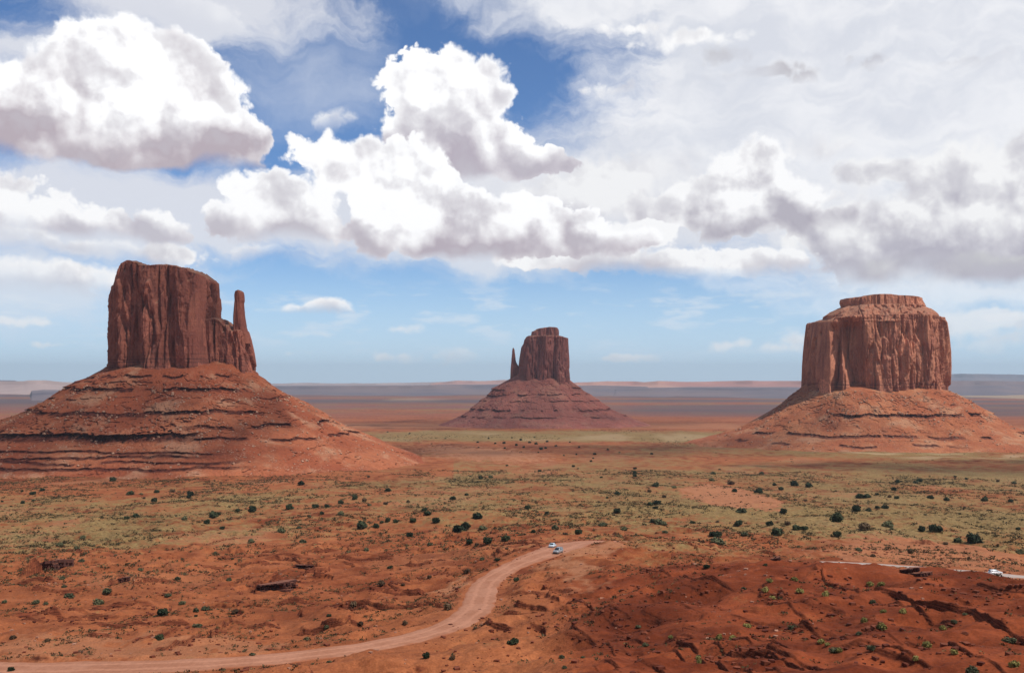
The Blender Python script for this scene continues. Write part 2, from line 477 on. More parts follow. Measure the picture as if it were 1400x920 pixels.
def cast(u, v, zf, dmin=60, dmax=9000, n=1800):
    """first ground point along direction (u, v)"""
    r = ray(u, v)
    d = np.exp(np.linspace(math.log(dmin), math.log(dmax), n))
    x = r[0] * d / r[1]; z = CAMZ + r[2] * d / r[1]
    g = zf(x, d)
    k = np.nonzero(z <= g)[0]
    if len(k) == 0:
        return None
    k = k[0]
    if k == 0:
        t = d[0]
    else:
        a, b = z[k - 1] - g[k - 1], g[k] - z[k]
        t = d[k - 1] + (d[k] - d[k - 1]) * a / max(a + b, 1e-6)
    X = r[0] * t / r[1]
    return np.array([X, t, float(zf(np.array([X]), np.array([t]))[0])])

# ------------------------------------------------------------------ roads (centre lines)
def smooth_line(pts, step=2.0):
    pts = np.array(pts, float)
    s = np.concatenate([[0], np.cumsum(np.linalg.norm(np.diff(pts[:, :2], axis=0), axis=1))])
    t = np.arange(0, s[-1], step)
    q = np.stack([np.interp(t, s, pts[:, i]) for i in range(pts.shape[1])], 1)
    k = np.exp(-0.5 * (np.arange(-8, 9) / 3.5) ** 2); k /= k.sum()
    qp = np.pad(q, ((8, 8), (0, 0)), mode='reflect', reflect_type='odd')
    return np.stack([np.convolve(qp[:, i], k, 'valid') for i in range(q.shape[1])], 1)

road_px = [(-330, 913, 5.5), (-100, 913, 5.5), (60, 913, 5.2), (200, 911, 5.0), (330, 904, 4.8), (430, 894, 4.6), (500, 884, 4.5), (560, 873, 4.5), (600, 862, 4.5), (632, 849, 4.7), (652, 833, 5.0), (657, 818, 5.2), (660, 803, 4.8), (672, 789, 4.6), (698, 774, 4.8),
           (730, 761, 5.8), (759, 751.5, 8.6), (776, 744.5, 8.4), (800, 740, 4.6), (830, 739.5, 3.2), (862, 741, 2.6)]
mr = []
for u, v, w in road_px:
    q = cast(u, v, base_z)
    mr.append((q[0], q[1], q[2], w * 0.84))
MAIN_ROAD = smooth_line(mr)
rr = []
for u, v, d, w in [(1122, 767.5, 332, 1.2), (1135, 768.3, 333, 3.0), (1190, 771.5, 335, 4.2), (1250, 775.5, 337, 4.2), (1330, 781.5, 339, 4.0), (1400, 788, 341, 4.0), (1500, 798, 344, 4.0), (1700, 815, 350, 4.0)]:
    q = P(u, v, d)
    rr.append((q[0], q[1], q[2], w))
SIDE_ROAD = smooth_line(rr)

def near_line(x, y, L):
    """distance to a polyline, height and half width there"""
    best = np.full(x.shape, 1e9); zz = np.zeros(x.shape); ww = np.ones(x.shape)
    for a, b in zip(L[:-1:3], list(L[3::3]) + [L[-1]]):
        ab = b[:2] - a[:2]; l2 = ab @ ab
        if l2 < 1e-9: continue
        t = np.clip(((x - a[0]) * ab[0] + (y - a[1]) * ab[1]) / l2, 0, 1)
        d = np.hypot(x - a[0] - t * ab[0], y - a[1] - t * ab[1])
        m = d < best
        best[m] = d[m]
        zz[m] = (a[2] + t * (b[2] - a[2]))[m]
        ww[m] = (a[3] + t * (b[3] - a[3]))[m]
    return best, zz, ww

# ------------------------------------------------------------------ ledges read from the photograph: (line, rise, reach)
LEDGES = [
    ([(875, 782), (905, 785), (950, 795), (975, 797), (1005, 802)], 0.9, 5),
    ([(774, 866), (800, 872), (830, 884), (842, 900)], 0.9, 6),
    ([(780, 822), (800, 826), (830, 838), (860, 842)], 1.0, 4),
    ([(840, 853), (870, 858), (890, 868)], 0.8, 3),
    ([(872, 896), (910, 893), (925, 884), (955, 892), (975, 886), (1000, 899), (1050, 900), (1100, 916)], 1.5, 8),
    ([(1000, 846), (1025, 848), (1050, 852), (1090, 858), (1130, 868), (1160, 880)], 1.0, 6),
    ([(1018, 836), (1040, 836)], 0.8, 3),
    ([(1195, 809), (1225, 815), (1250, 832), (1285, 840), (1330, 845), (1360, 858), (1405, 873), (1480, 890)], 1.9, 9),
    ([(1116, 777), (1130, 795), (1150, 806), (1175, 815)], 1.5, 5),
    ([(1335, 803), (1365, 810), (1410, 812), (1460, 818)], 1.3, 6),
    ([(1052, 788), (1068, 790)], 1.0, 3),
    ([(1165, 898), (1200, 902), (1250, 908)], 1.1, 5),
    ([(985, 780), (1020, 772), (1030, 766)], 0.7, 3),
    ([(1240, 878), (1262, 880), (1310, 898), (1330, 905)], 0.8, 4),
    ([(1300, 822), (1330, 828)], 0.8, 3),
    ([(1048, 898), (1090, 905), (1130, 916)], 1.2, 5),
    ([(1065, 810), (1080, 818)], 0.9, 3),
    ([(1040, 755), (1060, 758)], 0.8, 3),
    # left and middle ground
    ([(212, 891), (235, 886), (262, 877), (300, 862), (320, 850)], 0.7, 5),
    ([(180, 880), (215, 872), (245, 865)], 0.5, 4),
    ([(195, 748), (250, 745), (300, 738), (330, 733)], 0.6, 6),
    ([(345, 808), (372, 803), (394, 797)], 2.2, 8),
    ([(402, 774), (420, 775), (441, 776)], 1.4, 6),
    ([(376, 762), (400, 765), (412, 768)], 0.9, 5),
    ([(425, 751), (455, 748)], 0.9, 5),
    ([(350, 754), (368, 754)], 1.0, 5),
    ([(460, 766), (500, 766), (540, 765)], 0.8, 5),
    ([(300, 792), (320, 788)], 1.0, 4),
    ([(150, 798), (172, 792)], 1.8, 5),
    ([(35, 785), (60, 780), (80, 778)], 3.2, 7),
    ([(70, 843), (110, 846), (160, 845)], 0.7, 4),
    ([(330, 808), (350, 812)], 0.9, 4),
    ([(240, 738), (290, 727)], 0.5, 5),
    ([(470, 770), (505, 773)], 0.5, 4),
    ([(0, 696), (130, 696), (300, 692)], 0.8, 10),
    ([(945, 748), (960, 757)], 1.0, 4),
    ([(560, 697), (610, 697), (660, 700)], 0.6, 10),
    ([(1250, 744), (1280, 746)], 0.8, 5),
    ([(1190, 707), (1215, 708)], 1.0, 5),
    ([(1230, 705), (1250, 704)], 1.0, 5),
]
_lr = random.Random(21)
for _ in range(46):
    uu, vv = _lr.uniform(-20, 700), _lr.uniform(742, 876)
    ln = _lr.uniform(30, 150); tl = _lr.uniform(-0.09, 0.02)
    LEDGES.append(([(uu, vv), (uu + ln / 2, vv + tl * ln / 2 + _lr.uniform(-1.5, 1.5)), (uu + ln, vv + tl * ln)], _lr.uniform(0.25, 0.85), _lr.uniform(2, 6)))
for _ in range(40):
    uu, vv = _lr.uniform(760, 1400), _lr.uniform(792, 918)
    ln = _lr.uniform(30, 130); tl = _lr.uniform(-0.05, 0.38)
    LEDGES.append(([(uu, vv), (uu + ln / 2, vv + tl * ln / 2 + _lr.uniform(-2, 2)), (uu + ln, vv + tl * ln)], _lr.uniform(0.3, 1.0), _lr.uniform(2, 5)))
_led = []
for line, rise, reach in LEDGES:
    q = [cast(u, v, base_z) for u, v in line]
    q = [p for p in q if p is not None]
    if len(q) < 2: continue
    ph = np.array([math.atan2(p[0], p[1]) for p in q]); r = np.array([math.hypot(p[0], p[1]) for p in q])
    o = np.argsort(ph)
    k2 = 2.3 if (r.mean() > 195 and ph.mean() < 0.03) or r.mean() > 300 else 0.72
    _led.append((ph[o], r[o], rise * k2, reach * (1.8 if k2 > 1 else 1.2)))

# sandy clearing, turnout and painted sunlit patch polygons in photograph coordinates -> world
def poly_world(pts):
    out = []
    for u, v in pts:
        q = cast(u, v, base_z)
        out.append((q[0], q[1]))
    return np.array(out)

def poly_mask(x, y, poly, soft):
    ins = np.zeros(x.shape, bool); dist = np.full(x.shape, 1e9)
    n = len(poly)
    for i in range(n):
        a, b = poly[i], poly[(i + 1) % n]
        ab = b - a
        t = np.clip(((x - a[0]) * ab[0] + (y - a[1]) * ab[1]) / (ab @ ab), 0, 1)
        dist = np.minimum(dist, np.hypot(x - a[0] - t * ab[0], y - a[1] - t * ab[1]))
        c = ((a[1] > y) != (b[1] > y)) & (x < (b[0] - a[0]) * (y - a[1]) / (b[1] - a[1] + 1e-12) + a[0])
        ins ^= c
    sd = np.where(ins, dist, -dist)
    return sstep(-soft, soft, sd)

CLEARINGS_AND_LIT = [
    (poly_world([(930, 668), (950, 661), (985, 660), (1010, 666), (1040, 677), (1072, 690), (1060, 699), (1020, 696), (985, 693), (945, 684)]), 5.0, 0.8),
    (poly_world([(775, 742), (800, 745), (860, 741), (835, 748), (800, 765), (800, 785), (830, 800), (800, 798), (770, 785), (760, 770), (768, 752)]), 3.0, 0.8),
    (poly_world([(585, 806), (640, 786), (640, 800), (612, 818), (600, 812)]), 2.0, 0.7),
    (poly_world([(570, 614), (600, 609), (680, 613), (740, 622), (740, 632), (650, 628), (600, 622)]), 25.0, 1.0),  # sunlit patch on the valley floor, painted as bright soil
    (poly_world([(1110, 755), (1180, 735), (1260, 738), (1330, 748), (1400, 756), (1430, 775), (1400, 782), (1240, 772), (1120, 765)]), 6.0, 0.55),
    (poly_world([(0, 872), (120, 866), (330, 880), (430, 880), (330, 898), (150, 905), (0, 903)]), 4.0, 0.5),
]

def relief_field(x, y, want_masks=False):
    """height of the ground with its ledges, gullies and road beds"""
    r = np.hypot(x, y)
    ph = np.arctan2(x, y)
    z = base_z(x, y)
    front = (np.abs(ph) < 0.75) & (y > 0)
    nearw = sstep(60, 120, r)
    # broad swells and gullies
    sw = fbm2(x / 95.0, y / 95.0, 3, 3) * 2.6 * sstep(300, 600, r) * (1 - sstep(1500, 4000, r))
    g1 = 1 - np.abs(fbm2(x / 34.0 + 3, y / 34.0, 3, 9))
    gul = (g1 - 0.75) * (3.0 * nearw) * (1 - 0.3 * sstep(400, 700, r)) * (1 - sstep(550, 1100, r) * 0.5) * (1 - sstep(1500, 3000, r))
    g2 = fbm2(x / 11.0, y / 11.0, 4, 21) * 0.75 * nearw * (1 - sstep(600, 1200, r))
    rgt = sstep(-0.02, 0.08, ph - 0.02) * (1 - sstep(235, 290, r))
    add = sw + gul * (1 - 0.15 * rgt) + g2
    # procedural beds: terraces warped by noise
    warp = fbm2(x / 60.0 + 40, y / 60.0, 3, 33) * 2.2
    zz = z + add + warp
    stepz = 2.3
    q = zz / stepz
    fq = q - np.floor(q)
    tread = np.floor(q) + sstep(0.76, 0.93, fq) * 0.85 + fq * 0.15
    tm = sstep(-0.08, 0.22, fbm2(x / 48.0 - 11, y / 48.0 + 5, 3, 41)) * sstep(120, 170, r) * (1 - sstep(480, 720, r))
    tm = tm * (0.72 - 0.55 * rgt)
    z2 = z + add + (tread * stepz - zz) * tm
    # explicit ledges
    ledge = np.zeros(x.shape)
    for lp, lr_, rise, reach in _led:
        pad = 0.02
        m = front & (ph > lp[0] - pad) & (ph < lp[-1] + pad) & (r > lr_.min() - 12) & (r < lr_.max() + reach * 5 + 6)
        if not m.any(): continue
        xm, ym = x[m], y[m]
        rl = np.interp(ph[m], lp, lr_) + n2(xm / 5.0, ym / 5.0 * 0.3, 50) * 1.3 + n2(xm / 1.9, ym * 0.1, 51) * 0.7 * (lr_.mean() < 195)
        endf = np.minimum(sstep(lp[0] - 0.008, lp[0] + 0.006, ph[m]), 1 - sstep(lp[-1] - 0.006, lp[-1] + 0.008, ph[m]))
        dd = r[m] - rl
        var = 0.75 + 0.7 * n2(xm / 6.0, ym / 6.0, 53)
        up = rise * 0.8 * np.clip(var, 0.25, 1.5) * endf * sstep(-0.38, 0.38, dd) * np.exp(-np.maximum(dd, 0) / reach)
        dn = -rise * 0.12 * endf * np.exp(-np.maximum(-dd, 0) / 1.6) * (dd < 0)
        z2[m] += up + dn
        face = endf * np.clip(var * 1.3, 0, 1.2) * np.exp(-(np.maximum(np.abs(dd) - 0.25, 0) / (0.35 + 0.0011 * lr_.mean())) ** 2) * np.clip(rise / 0.9, 0.4, 1.3)
        ledge[m] = np.maximum(ledge[m], face)
    # fine roughness
    z2 = z2 + fbm2(x / 2.6, y / 2.6, 3, 61) * 0.13 * nearw * (1 - sstep(300, 500, r))
    # far plain: low swells only
    z2 = z2 + fbm2(x / 700.0, y / 700.0, 3, 71) * 2.5 * sstep(1800, 5000, r)
    road = np.zeros(x.shape)
    spur = np.zeros(x.shape)
    for L, kk in ((MAIN_ROAD, 0), (SIDE_ROAD, 1)):
        m = front & (x > L[:, 0].min() - 25) & (x < L[:, 0].max() + 25) & (y > L[:, 1].min() - 25) & (y < L[:, 1].max() + 25)
        if not m.any(): continue
        d, lz, lw = near_line(x[m], y[m], L)
        d = d + n2(x[m] / 6.0, y[m] / 6.0, 81) * 0.7 + n2(x[m] / 2.0, y[m] / 2.0, 82) * 0.3
        bed = 1 - sstep(0.6, 7.0, d - lw)
        ledge[m] *= (1 - bed)
        z2[m] = z2[m] * (1 - bed) + (lz - 0.18 + 0.14 * sstep(-0.6, 0.6, d - lw)) * bed
        road[m] = np.maximum(road[m], 1 - sstep(-0.5, 0.8, d - lw))
    for poly, soft, amt in CLEARINGS_AND_LIT:
        lo, hi = poly.min(0) - 4 * soft, poly.max(0) + 4 * soft
        m = front & (x > lo[0]) & (x < hi[0]) & (y > lo[1]) & (y < hi[1])
        if not m.any(): continue
        k = poly_mask(x[m] + fbm2(x[m] / 14, y[m] / 14, 4, 83, 0.65) * soft * 2.2, y[m] + fbm2(x[m] / 14, y[m] / 22, 4, 84, 0.65) * soft * 4.5, poly, soft) * amt
        spur[m] = np.maximum(spur[m], k)
        if poly[:, 1].mean() < 700:
            z2[m] -= (add[m] + (tread[m] * stepz - zz[m]) * tm[m]) * k * 0.7 * (1 - road[m])
    if not want_masks:
        return z2
    return z2, road, spur, rgt, ledge

# ------------------------------------------------------------------ materials for the land
def make_mat(name):
    m = bpy.data.materials.new(name)
    m.use_nodes = True
    t = NT(m.node_tree)
    t.n.clear()
    out = t.new('ShaderNodeOutputMaterial')
    b = t.new('ShaderNodeBsdfPrincipled')
    t.l.new(b.outputs[0], out.inputs[0])
    return m, t, b

def simple_mat(name, col, rough=0.9, var=0.25, scale=3.0, metallic=0.0, bump=0.0):
    m, t, b = make_mat(name)
    c = t.new('ShaderNodeTexCoord').outputs['Object']
    n = t.noise(c, scale, 4.0, 0.6)
    f = t.remap(n, 0.3, 0.7, 1 - var, 1 + var, False)
    t.put(b.inputs['Base Color'], t.mix(1.0, tuple(col), t.vec(f, f, f), 'MULTIPLY'))
    b.inputs['Roughness'].default_value = rough
    b.inputs['Metallic'].default_value = metallic
    b.inputs['Specular IOR Level'].default_value = 0.15 if rough > 0.7 else 0.5
    if bump:
        bp = t.new('ShaderNodeBump')
        bp.inputs['Strength'].default_value = bump
        t.put(bp.inputs['Height'], n)
        t.l.new(bp.outputs[0], b.inputs['Normal'])
    return m

def attr(t, name):
    nd = t.new('ShaderNodeAttribute', attribute_name=name)
    return nd.outputs['Fac']

def ground_material():
    m, t, b = make_mat('desert_soil')
    pos = t.new('ShaderNodeNewGeometry').outputs['Position']
    nrm = t.new('ShaderNodeNewGeometry').outputs['Normal']
    pm = t.v('SCALE', pos, 0.01)
    big = t.noise(t.v('MULTIPLY', pm, (0.35, 0.5, 0.5)), 1.6, 5.0, 0.6)
    mid = t.noise(pm, 7.0, 6.0, 0.62)
    fin = t.noise(pm, 55.0, 5.0, 0.65)
    vf = t.noise(pm, 260.0, 4.0, 0.6)
    soil = t.mix(t.remap(t.m('ADD', mid, t.m('MULTIPLY', t.m('SUBTRACT', fin, 0.5), 0.35)), 0.36, 0.62), (0.170, 0.042, 0.016), (0.38, 0.122, 0.047))
    soil = t.mix(t.remap(big, 0.4, 0.62, 0.0, 0.5), soil, (0.42, 0.150, 0.060))
    soil = t.mix(t.m('MULTIPLY', t.remap(fin, 0.38, 0.62), 0.40), soil, (0.125, 0.030, 0.013))
    # redder beds of the near hill, with cloud shade painted in as darkening
    soil = t.mix(t.m('MULTIPLY', attr(t, 'deep_shade'), 0.9), soil,
                 t.mix(t.remap(mid, 0.35, 0.68), (0.105, 0.019, 0.007), (0.255, 0.056, 0.020)))
    # loose orange sand, and a sunlit patch painted in the same colour
    soil = t.mix(attr(t, 'sand'), soil, t.mix(t.remap(fin, 0.3, 0.7), (0.34, 0.138, 0.066), (0.41, 0.182, 0.092)))
    # far plain bands
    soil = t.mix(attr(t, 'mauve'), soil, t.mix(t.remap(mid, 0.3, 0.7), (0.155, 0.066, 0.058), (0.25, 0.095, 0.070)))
    # olive scrub cover, broken up
    sc = attr(t, 'scrub')
    br = t.m('ADD', t.m('MULTIPLY', mid, 0.55), t.m('MULTIPLY', t.noise(pm, 30.0, 4.0, 0.7), 0.45))
    cov = t.remap(t.m('ADD', sc, t.m('MULTIPLY', t.m('SUBTRACT', br, 0.5), 3.2)), 0.25, 0.95)
    olive = t.mix(t.remap(fin, 0.35, 0.65), (0.125, 0.102, 0.040), (0.280, 0.218, 0.090))
    soil = t.mix(t.m('MULTIPLY', cov, 0.76), soil, olive)
    soil = t.mix(attr(t, 'blue'), soil, (0.095, 0.070, 0.075))  # cloud shade over the far plain, put into the soil colour
    soil = t.mix(attr(t, 'pale'), soil, (0.46, 0.33, 0.20))
    # bare ledges: darker maroon rock on steep faces
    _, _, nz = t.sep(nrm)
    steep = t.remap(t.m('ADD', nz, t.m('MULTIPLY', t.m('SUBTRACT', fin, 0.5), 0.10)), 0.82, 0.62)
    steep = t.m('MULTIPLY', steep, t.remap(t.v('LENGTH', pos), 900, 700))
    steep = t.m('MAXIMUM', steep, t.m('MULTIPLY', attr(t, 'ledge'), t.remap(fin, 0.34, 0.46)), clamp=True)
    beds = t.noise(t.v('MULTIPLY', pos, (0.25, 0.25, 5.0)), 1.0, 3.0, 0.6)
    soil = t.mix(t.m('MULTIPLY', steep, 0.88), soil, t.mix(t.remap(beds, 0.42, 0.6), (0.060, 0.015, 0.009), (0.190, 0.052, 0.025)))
    f = t.remap(vf, 0.3, 0.7, 0.78, 1.2, False)
    soil = t.mix(1.0, soil, t.vec(f, f, f), 'MULTIPLY')
    t.put(b.inputs['Base Color'], soil)
    b.inputs['Roughness'].default_value = 0.95
    b.inputs['Specular IOR Level'].default_value = 0.08
    bp = t.new('ShaderNodeBump')
    bp.inputs['Strength'].default_value = 0.6
    bp.inputs['Distance'].default_value = 0.6
    t.put(bp.inputs['Height'], t.m('ADD', fin, t.m('MULTIPLY', vf, 0.35)))
    t.l.new(bp.outputs[0], b.inputs['Normal'])
    return m

# ------------------------------------------------------------------ the ground sheet
fov_half = math.radians(33)
a_in = np.arange(-fov_half, fov_half, 0.00078)
a_out = [fov_half]
st = 0.0012
while a_out[-1] < 2 * math.pi - fov_half:
    st = min(st * 1.12, 0.06)
    a_out.append(a_out[-1] + st)
a_out = np.array(a_out)
a_out = fov_half + (a_out - fov_half) * (2 * math.pi - 2 * fov_half) / (a_out[-1] - fov_half)
ANG = np.concatenate([a_in, a_out[:-1]])
rad = [4.0]
while rad[-1] < 28500:
    r_ = rad[-1]
    k_ = 0.05 if r_ < 95 else (0.0022 if r_ < 480 else (0.0032 if r_ < 700 else (0.0065 if r_ < 2500 else (0.012 if r_ < 9000 else 0.04))))
    rad.append(min(r_ * (1 + k_), 28500.0))
RAD = np.array(rad)
RR, AA = np.meshgrid(RAD, ANG, indexing='ij')
GX = (RR * np.sin(AA)).ravel(); GY = (RR * np.cos(AA)).ravel()
GZ, ROADM, SANDM, RGT, LEDM = relief_field(GX, GY, True)
GZ = np.where(RR.ravel() > 30000, GZ - (RR.ravel() - 30000) * 0.0006, GZ)
gr = np.hypot(GX, GY); gph = np.arctan2(GX, GY)
V = np.stack([GX, GY, GZ], 1)
V = np.concatenate([V, [[0, 0, CAMZ - 3.2]]])
Q = grid_quads(len(RAD), len(ANG), True)[:, ::-1]
ground_me = mesh_np('ground', V, Q)
# vegetation and colour masks (kinds of soil and scrub, plus sun and cloud shade painted in)
u_of = 700 + np.tan(np.clip(gph, -1.3, 1.3)) * FPX
big1 = fbm2(GX / 260.0, GY / 420.0, 4, 101)
big2 = fbm2(GX / 90.0, GY / 120.0, 4, 111)
scrub = 0.20 + 0.42 * sstep(380, 620, gr) * (1 - sstep(1150, 1700, gr) * 0.6)
scrub = scrub + 0.22 * sstep(900, 1300, u_of) * sstep(500, 900, gr) * (1 - sstep(1500, 2200, gr))
scrub = scrub + big1 * 0.30 + big2 * 0.22
scrub = scrub + 0.38 * sstep(1500, 1700, gr) * (1 - sstep(1950, 2250, gr)) * sstep(800, 1000, u_of)
scrub = scrub + 0.55 * sstep(2000, 2150, gr) * (1 - sstep(2450, 2700, gr))  # scrub band, also the sunlit strip painted into the ground
scrub = scrub - 0.5 * sstep(2600, 2800, gr) * (1 - sstep(3900, 4300, gr)) - 0.35 * sstep(1050, 1150, gr) * (1 - sstep(1400, 1600, gr)) * (u_of < 620)
scrub = scrub * (1 - 0.75 * RGT) * (1 - ROADM) * (1 - SANDM)
scrub = scrub * sstep(150, 260, gr)
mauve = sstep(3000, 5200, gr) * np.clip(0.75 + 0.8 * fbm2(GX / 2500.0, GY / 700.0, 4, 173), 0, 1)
deep_shade = RGT * sstep(0.0, 0.07, gph + 0.02)
deep_shade = np.maximum(deep_shade, sstep(620, 480, u_of) * 0.25 * (1 - sstep(350, 500, gr)))
pale = np.clip(sstep(0.25, 0.6, fbm2(GX / 300.0 + 7, GY / 900.0, 4, 131)) * sstep(2050, 2150, gr) * (1 - sstep(2350, 2600, gr)), 0, 1) * 0.3
pale = np.maximum(pale, 0.6 * sstep(0.35, 0.6, fbm2(GX / 3000.0 + 1, GY / 9000.0, 4, 141)) * sstep(6000, 9000, gr))
pale = np.maximum(pale, 0.6 * sstep(1630, 1700, gr) * (1 - sstep(1760, 1830, gr)) * sstep(0.12, 0.5, fbm2(GX / 140.0, GY / 60.0, 3, 151)) * (u_of > 1150))
sand = np.maximum(SANDM, sstep(0.35, 0.7, fbm2(GX / 120.0 + 30, GY / 160.0, 3, 161)) * 0.5 * sstep(300, 500, gr) * (1 - sstep(1500, 1900, gr)))
sand = np.maximum(sand, 0.6 * sstep(2700, 2800, gr) * (1 - sstep(3000, 3300, gr)))
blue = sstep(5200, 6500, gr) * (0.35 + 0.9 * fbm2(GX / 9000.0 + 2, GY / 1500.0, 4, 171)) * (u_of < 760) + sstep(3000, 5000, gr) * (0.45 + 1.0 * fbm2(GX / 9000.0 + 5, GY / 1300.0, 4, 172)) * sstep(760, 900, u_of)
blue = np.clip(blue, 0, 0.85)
for nm, arr in (('ledge', LEDM), ('blue', blue), ('scrub', scrub), ('mauve', mauve), ('deep_shade', deep_shade), ('pale', pale), ('sand', sand)):
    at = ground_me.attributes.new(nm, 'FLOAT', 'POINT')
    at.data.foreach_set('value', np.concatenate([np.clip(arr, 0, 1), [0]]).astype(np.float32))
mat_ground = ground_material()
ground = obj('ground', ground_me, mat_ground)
ground['kind'] = 'structure'

def gz(x, y):
    return relief_field(np.atleast_1d(np.asarray(x, float)), np.atleast_1d(np.asarray(y, float)))

# fast lookup of the built sheet
_GZ2 = GZ.reshape(RR.shape)
_lr = np.log(RAD)
def ground_at(x, y):
    r = np.hypot(x, y); a = np.arctan2(x, y)
    fi = np.interp(np.log(r), _lr, np.arange(len(_lr)))
    fj = np.interp(a, a_in, np.arange(len(a_in)))
    i = np.clip(np.floor(fi).astype(int), 0, len(_lr) - 2); j = np.clip(np.floor(fj).astype(int), 0, len(a_in) - 2)
    fi, fj = fi - i, fj - j
    return (_GZ2[i, j] * (1 - fi) * (1 - fj) + _GZ2[i + 1, j] * fi * (1 - fj) + _GZ2[i, j + 1] * (1 - fi) * fj + _GZ2[i + 1, j + 1] * fi * fj)

# ------------------------------------------------------------------ road sheets
def road_mesh(L, name, mat, lift=0.05, cols=15):
    Vv = []
    for i, p in enumerate(L):
        a = L[max(i - 1, 0)]; b = L[min(i + 1, len(L) - 1)]
        t = (b - a)[:2]; t /= np.linalg.norm(t)
        nrm = np.array([-t[1], t[0]])
        wl = p[3] * (1 + 0.16 * float(fbm2(np.array([i * 0.31]), np.array([3.3]), 3, 5)[0])) + 0.3
        wr = p[3] * (1 + 0.16 * float(fbm2(np.array([i * 0.27]), np.array([9.3]), 3, 6)[0])) + 0.3
        for k in range(cols):
            s = -1 + 2 * k / (cols - 1)
            q = p[:2] + nrm * s * (wr if s > 0 else wl)
            crown = (1 - s * s) * 0.10
            Vv.append((q[0], q[1], p[2] - 0.18 + 0.02 + crown + lift - 0.22 * (abs(s) > 0.99)))
    me = mesh_np(name, Vv, grid_quads(len(L), cols))
    uv = np.tile(np.linspace(-1, 1, cols), len(L)).astype(np.float32)
    at = me.attributes.new('across', 'FLOAT', 'POINT'); at.data.foreach_set('value', uv)
    o = obj(name, me, mat)
    o['kind'] = 'structure'
    return o

def road_material(name, c0, c1):
    m, t, b = make_mat(name)
    pos = t.new('ShaderNodeNewGeometry').outputs['Position']
    s = attr(t, 'across')
    n = t.noise(pos, 0.16, 5.0, 0.6); f = t.noise(pos, 1.4, 4.0, 0.6)
    c = t.mix(t.remap(n, 0.35, 0.65), c0, c1)
    # pale wheel tracks, redder loose berm at both sides
    tr = t.m('ABSOLUTE', t.m('ADD', s, t.m('MULTIPLY', t.m('SUBTRACT', n, 0.5), 0.5)))
    tracks = t.m('MULTIPLY', t.remap(tr, 0.20, 0.32), t.remap(tr, 0.55, 0.42))
    c = t.mix(t.m('MULTIPLY', tracks, 0.55), c, tuple(min(q * 1.2, 0.8) for q in c1))
    c = t.mix(t.remap(t.m('ADD', tr, t.m('MULTIPLY', t.m('SUBTRACT', f, 0.5), 0.35)), 0.72, 1.0, 0.0, 0.85), c, (0.30, 0.095, 0.042))
    g = t.remap(f, 0.3, 0.7, 0.85, 1.12, False)
    t.put(b.inputs['Base Color'], t.mix(1.0, c, t.vec(g, g, g), 'MULTIPLY'))
    b.inputs['Roughness'].default_value = 0.95
    b.inputs['Specular IOR Level'].default_value = 0.1
    return m
mat_road = road_material('dirt_road_surface', (0.33, 0.140, 0.080), (0.39, 0.180, 0.110))
mat_road2 = road_material('pale_road_surface', (0.33, 0.26, 0.22), (0.39, 0.31, 0.27))
road_mesh(MAIN_ROAD, 'dirt_road', mat_road)
road_mesh(SIDE_ROAD, 'gravel_road', mat_road2)

# ------------------------------------------------------------------ rock materials
def cliff_material(name, base, light, varnish, zlo, zhi, bed=0.35, hazecol=None):
    m, t, b = make_mat(name)
    pos = t.new('ShaderNodeNewGeometry').outputs['Position']
    nrm = t.new('ShaderNodeNewGeometry').outputs['Normal']
    _, _, z = t.sep(pos)
    _, _, nz = t.sep(nrm)
    streak = t.noise(t.v('MULTIPLY', pos, (0.085, 0.085, 0.007)), 1.0, 6.0, 0.62)
    streak2 = t.noise(t.v('MULTIPLY', pos, (0.30, 0.30, 0.016)), 1.0, 5.0, 0.6)
    patch = t.noise(t.v('MULTIPLY', pos, (0.04, 0.04, 0.025)), 1.0, 5.0, 0.6)
    fine = t.noise(t.v('MULTIPLY', pos, (0.5, 0.5, 0.25)), 1.0, 5.0, 0.65)
    c = t.mix(t.remap(patch, 0.38, 0.64), base, light)
    c = t.mix(t.m('MULTIPLY', t.remap(streak, 0.50, 0.68), 0.72), c, varnish)
    c = t.mix(t.m('MULTIPLY', t.remap(streak2, 0.54, 0.70), 0.35), c, tuple(q * 0.8 for q in varnish))
    # thin horizontal beds towards foot and rim
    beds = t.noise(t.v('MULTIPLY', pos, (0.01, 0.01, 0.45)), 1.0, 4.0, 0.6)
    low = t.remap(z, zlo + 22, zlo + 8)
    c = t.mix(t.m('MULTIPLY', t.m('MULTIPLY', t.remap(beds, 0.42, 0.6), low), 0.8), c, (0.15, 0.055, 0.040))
    # spalled fresh faces
    fresh = t.voro(t.v('MULTIPLY', pos, (0.06, 0.06, 0.035)), 1.0, 0.0, dims='3D', out='Color')
    fr, _, _ = t.sep(fresh)
    c = t.mix(t.m('MULTIPLY', t.remap(fr, 0.86, 0.9), t.remap(fine, 0.35, 0.6, 0.2, 0.75)), c, tuple(min(1, q * 1.35) for q in light))
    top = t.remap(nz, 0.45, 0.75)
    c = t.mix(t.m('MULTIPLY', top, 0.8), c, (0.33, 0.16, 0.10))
    g = t.remap(fine, 0.3, 0.7, 0.80, 1.18, False)
    t.put(b.inputs['Base Color'], t.mix(1.0, c, t.vec(g, g, g), 'MULTIPLY'))
    b.inputs['Roughness'].default_value = 0.92
    b.inputs['Specular IOR Level'].default_value = 0.12
    bp = t.new('ShaderNodeBump')
    bp.inputs['Strength'].default_value = 0.7
    bp.inputs['Distance'].default_value = 2.0
    t.put(bp.inputs['Height'], t.m('ADD', t.m('ADD', fine, t.m('MULTIPLY', streak2, 0.8)), t.m('MULTIPLY', beds, 0.5)))
    t.l.new(bp.outputs[0], b.inputs['Normal'])
    return m

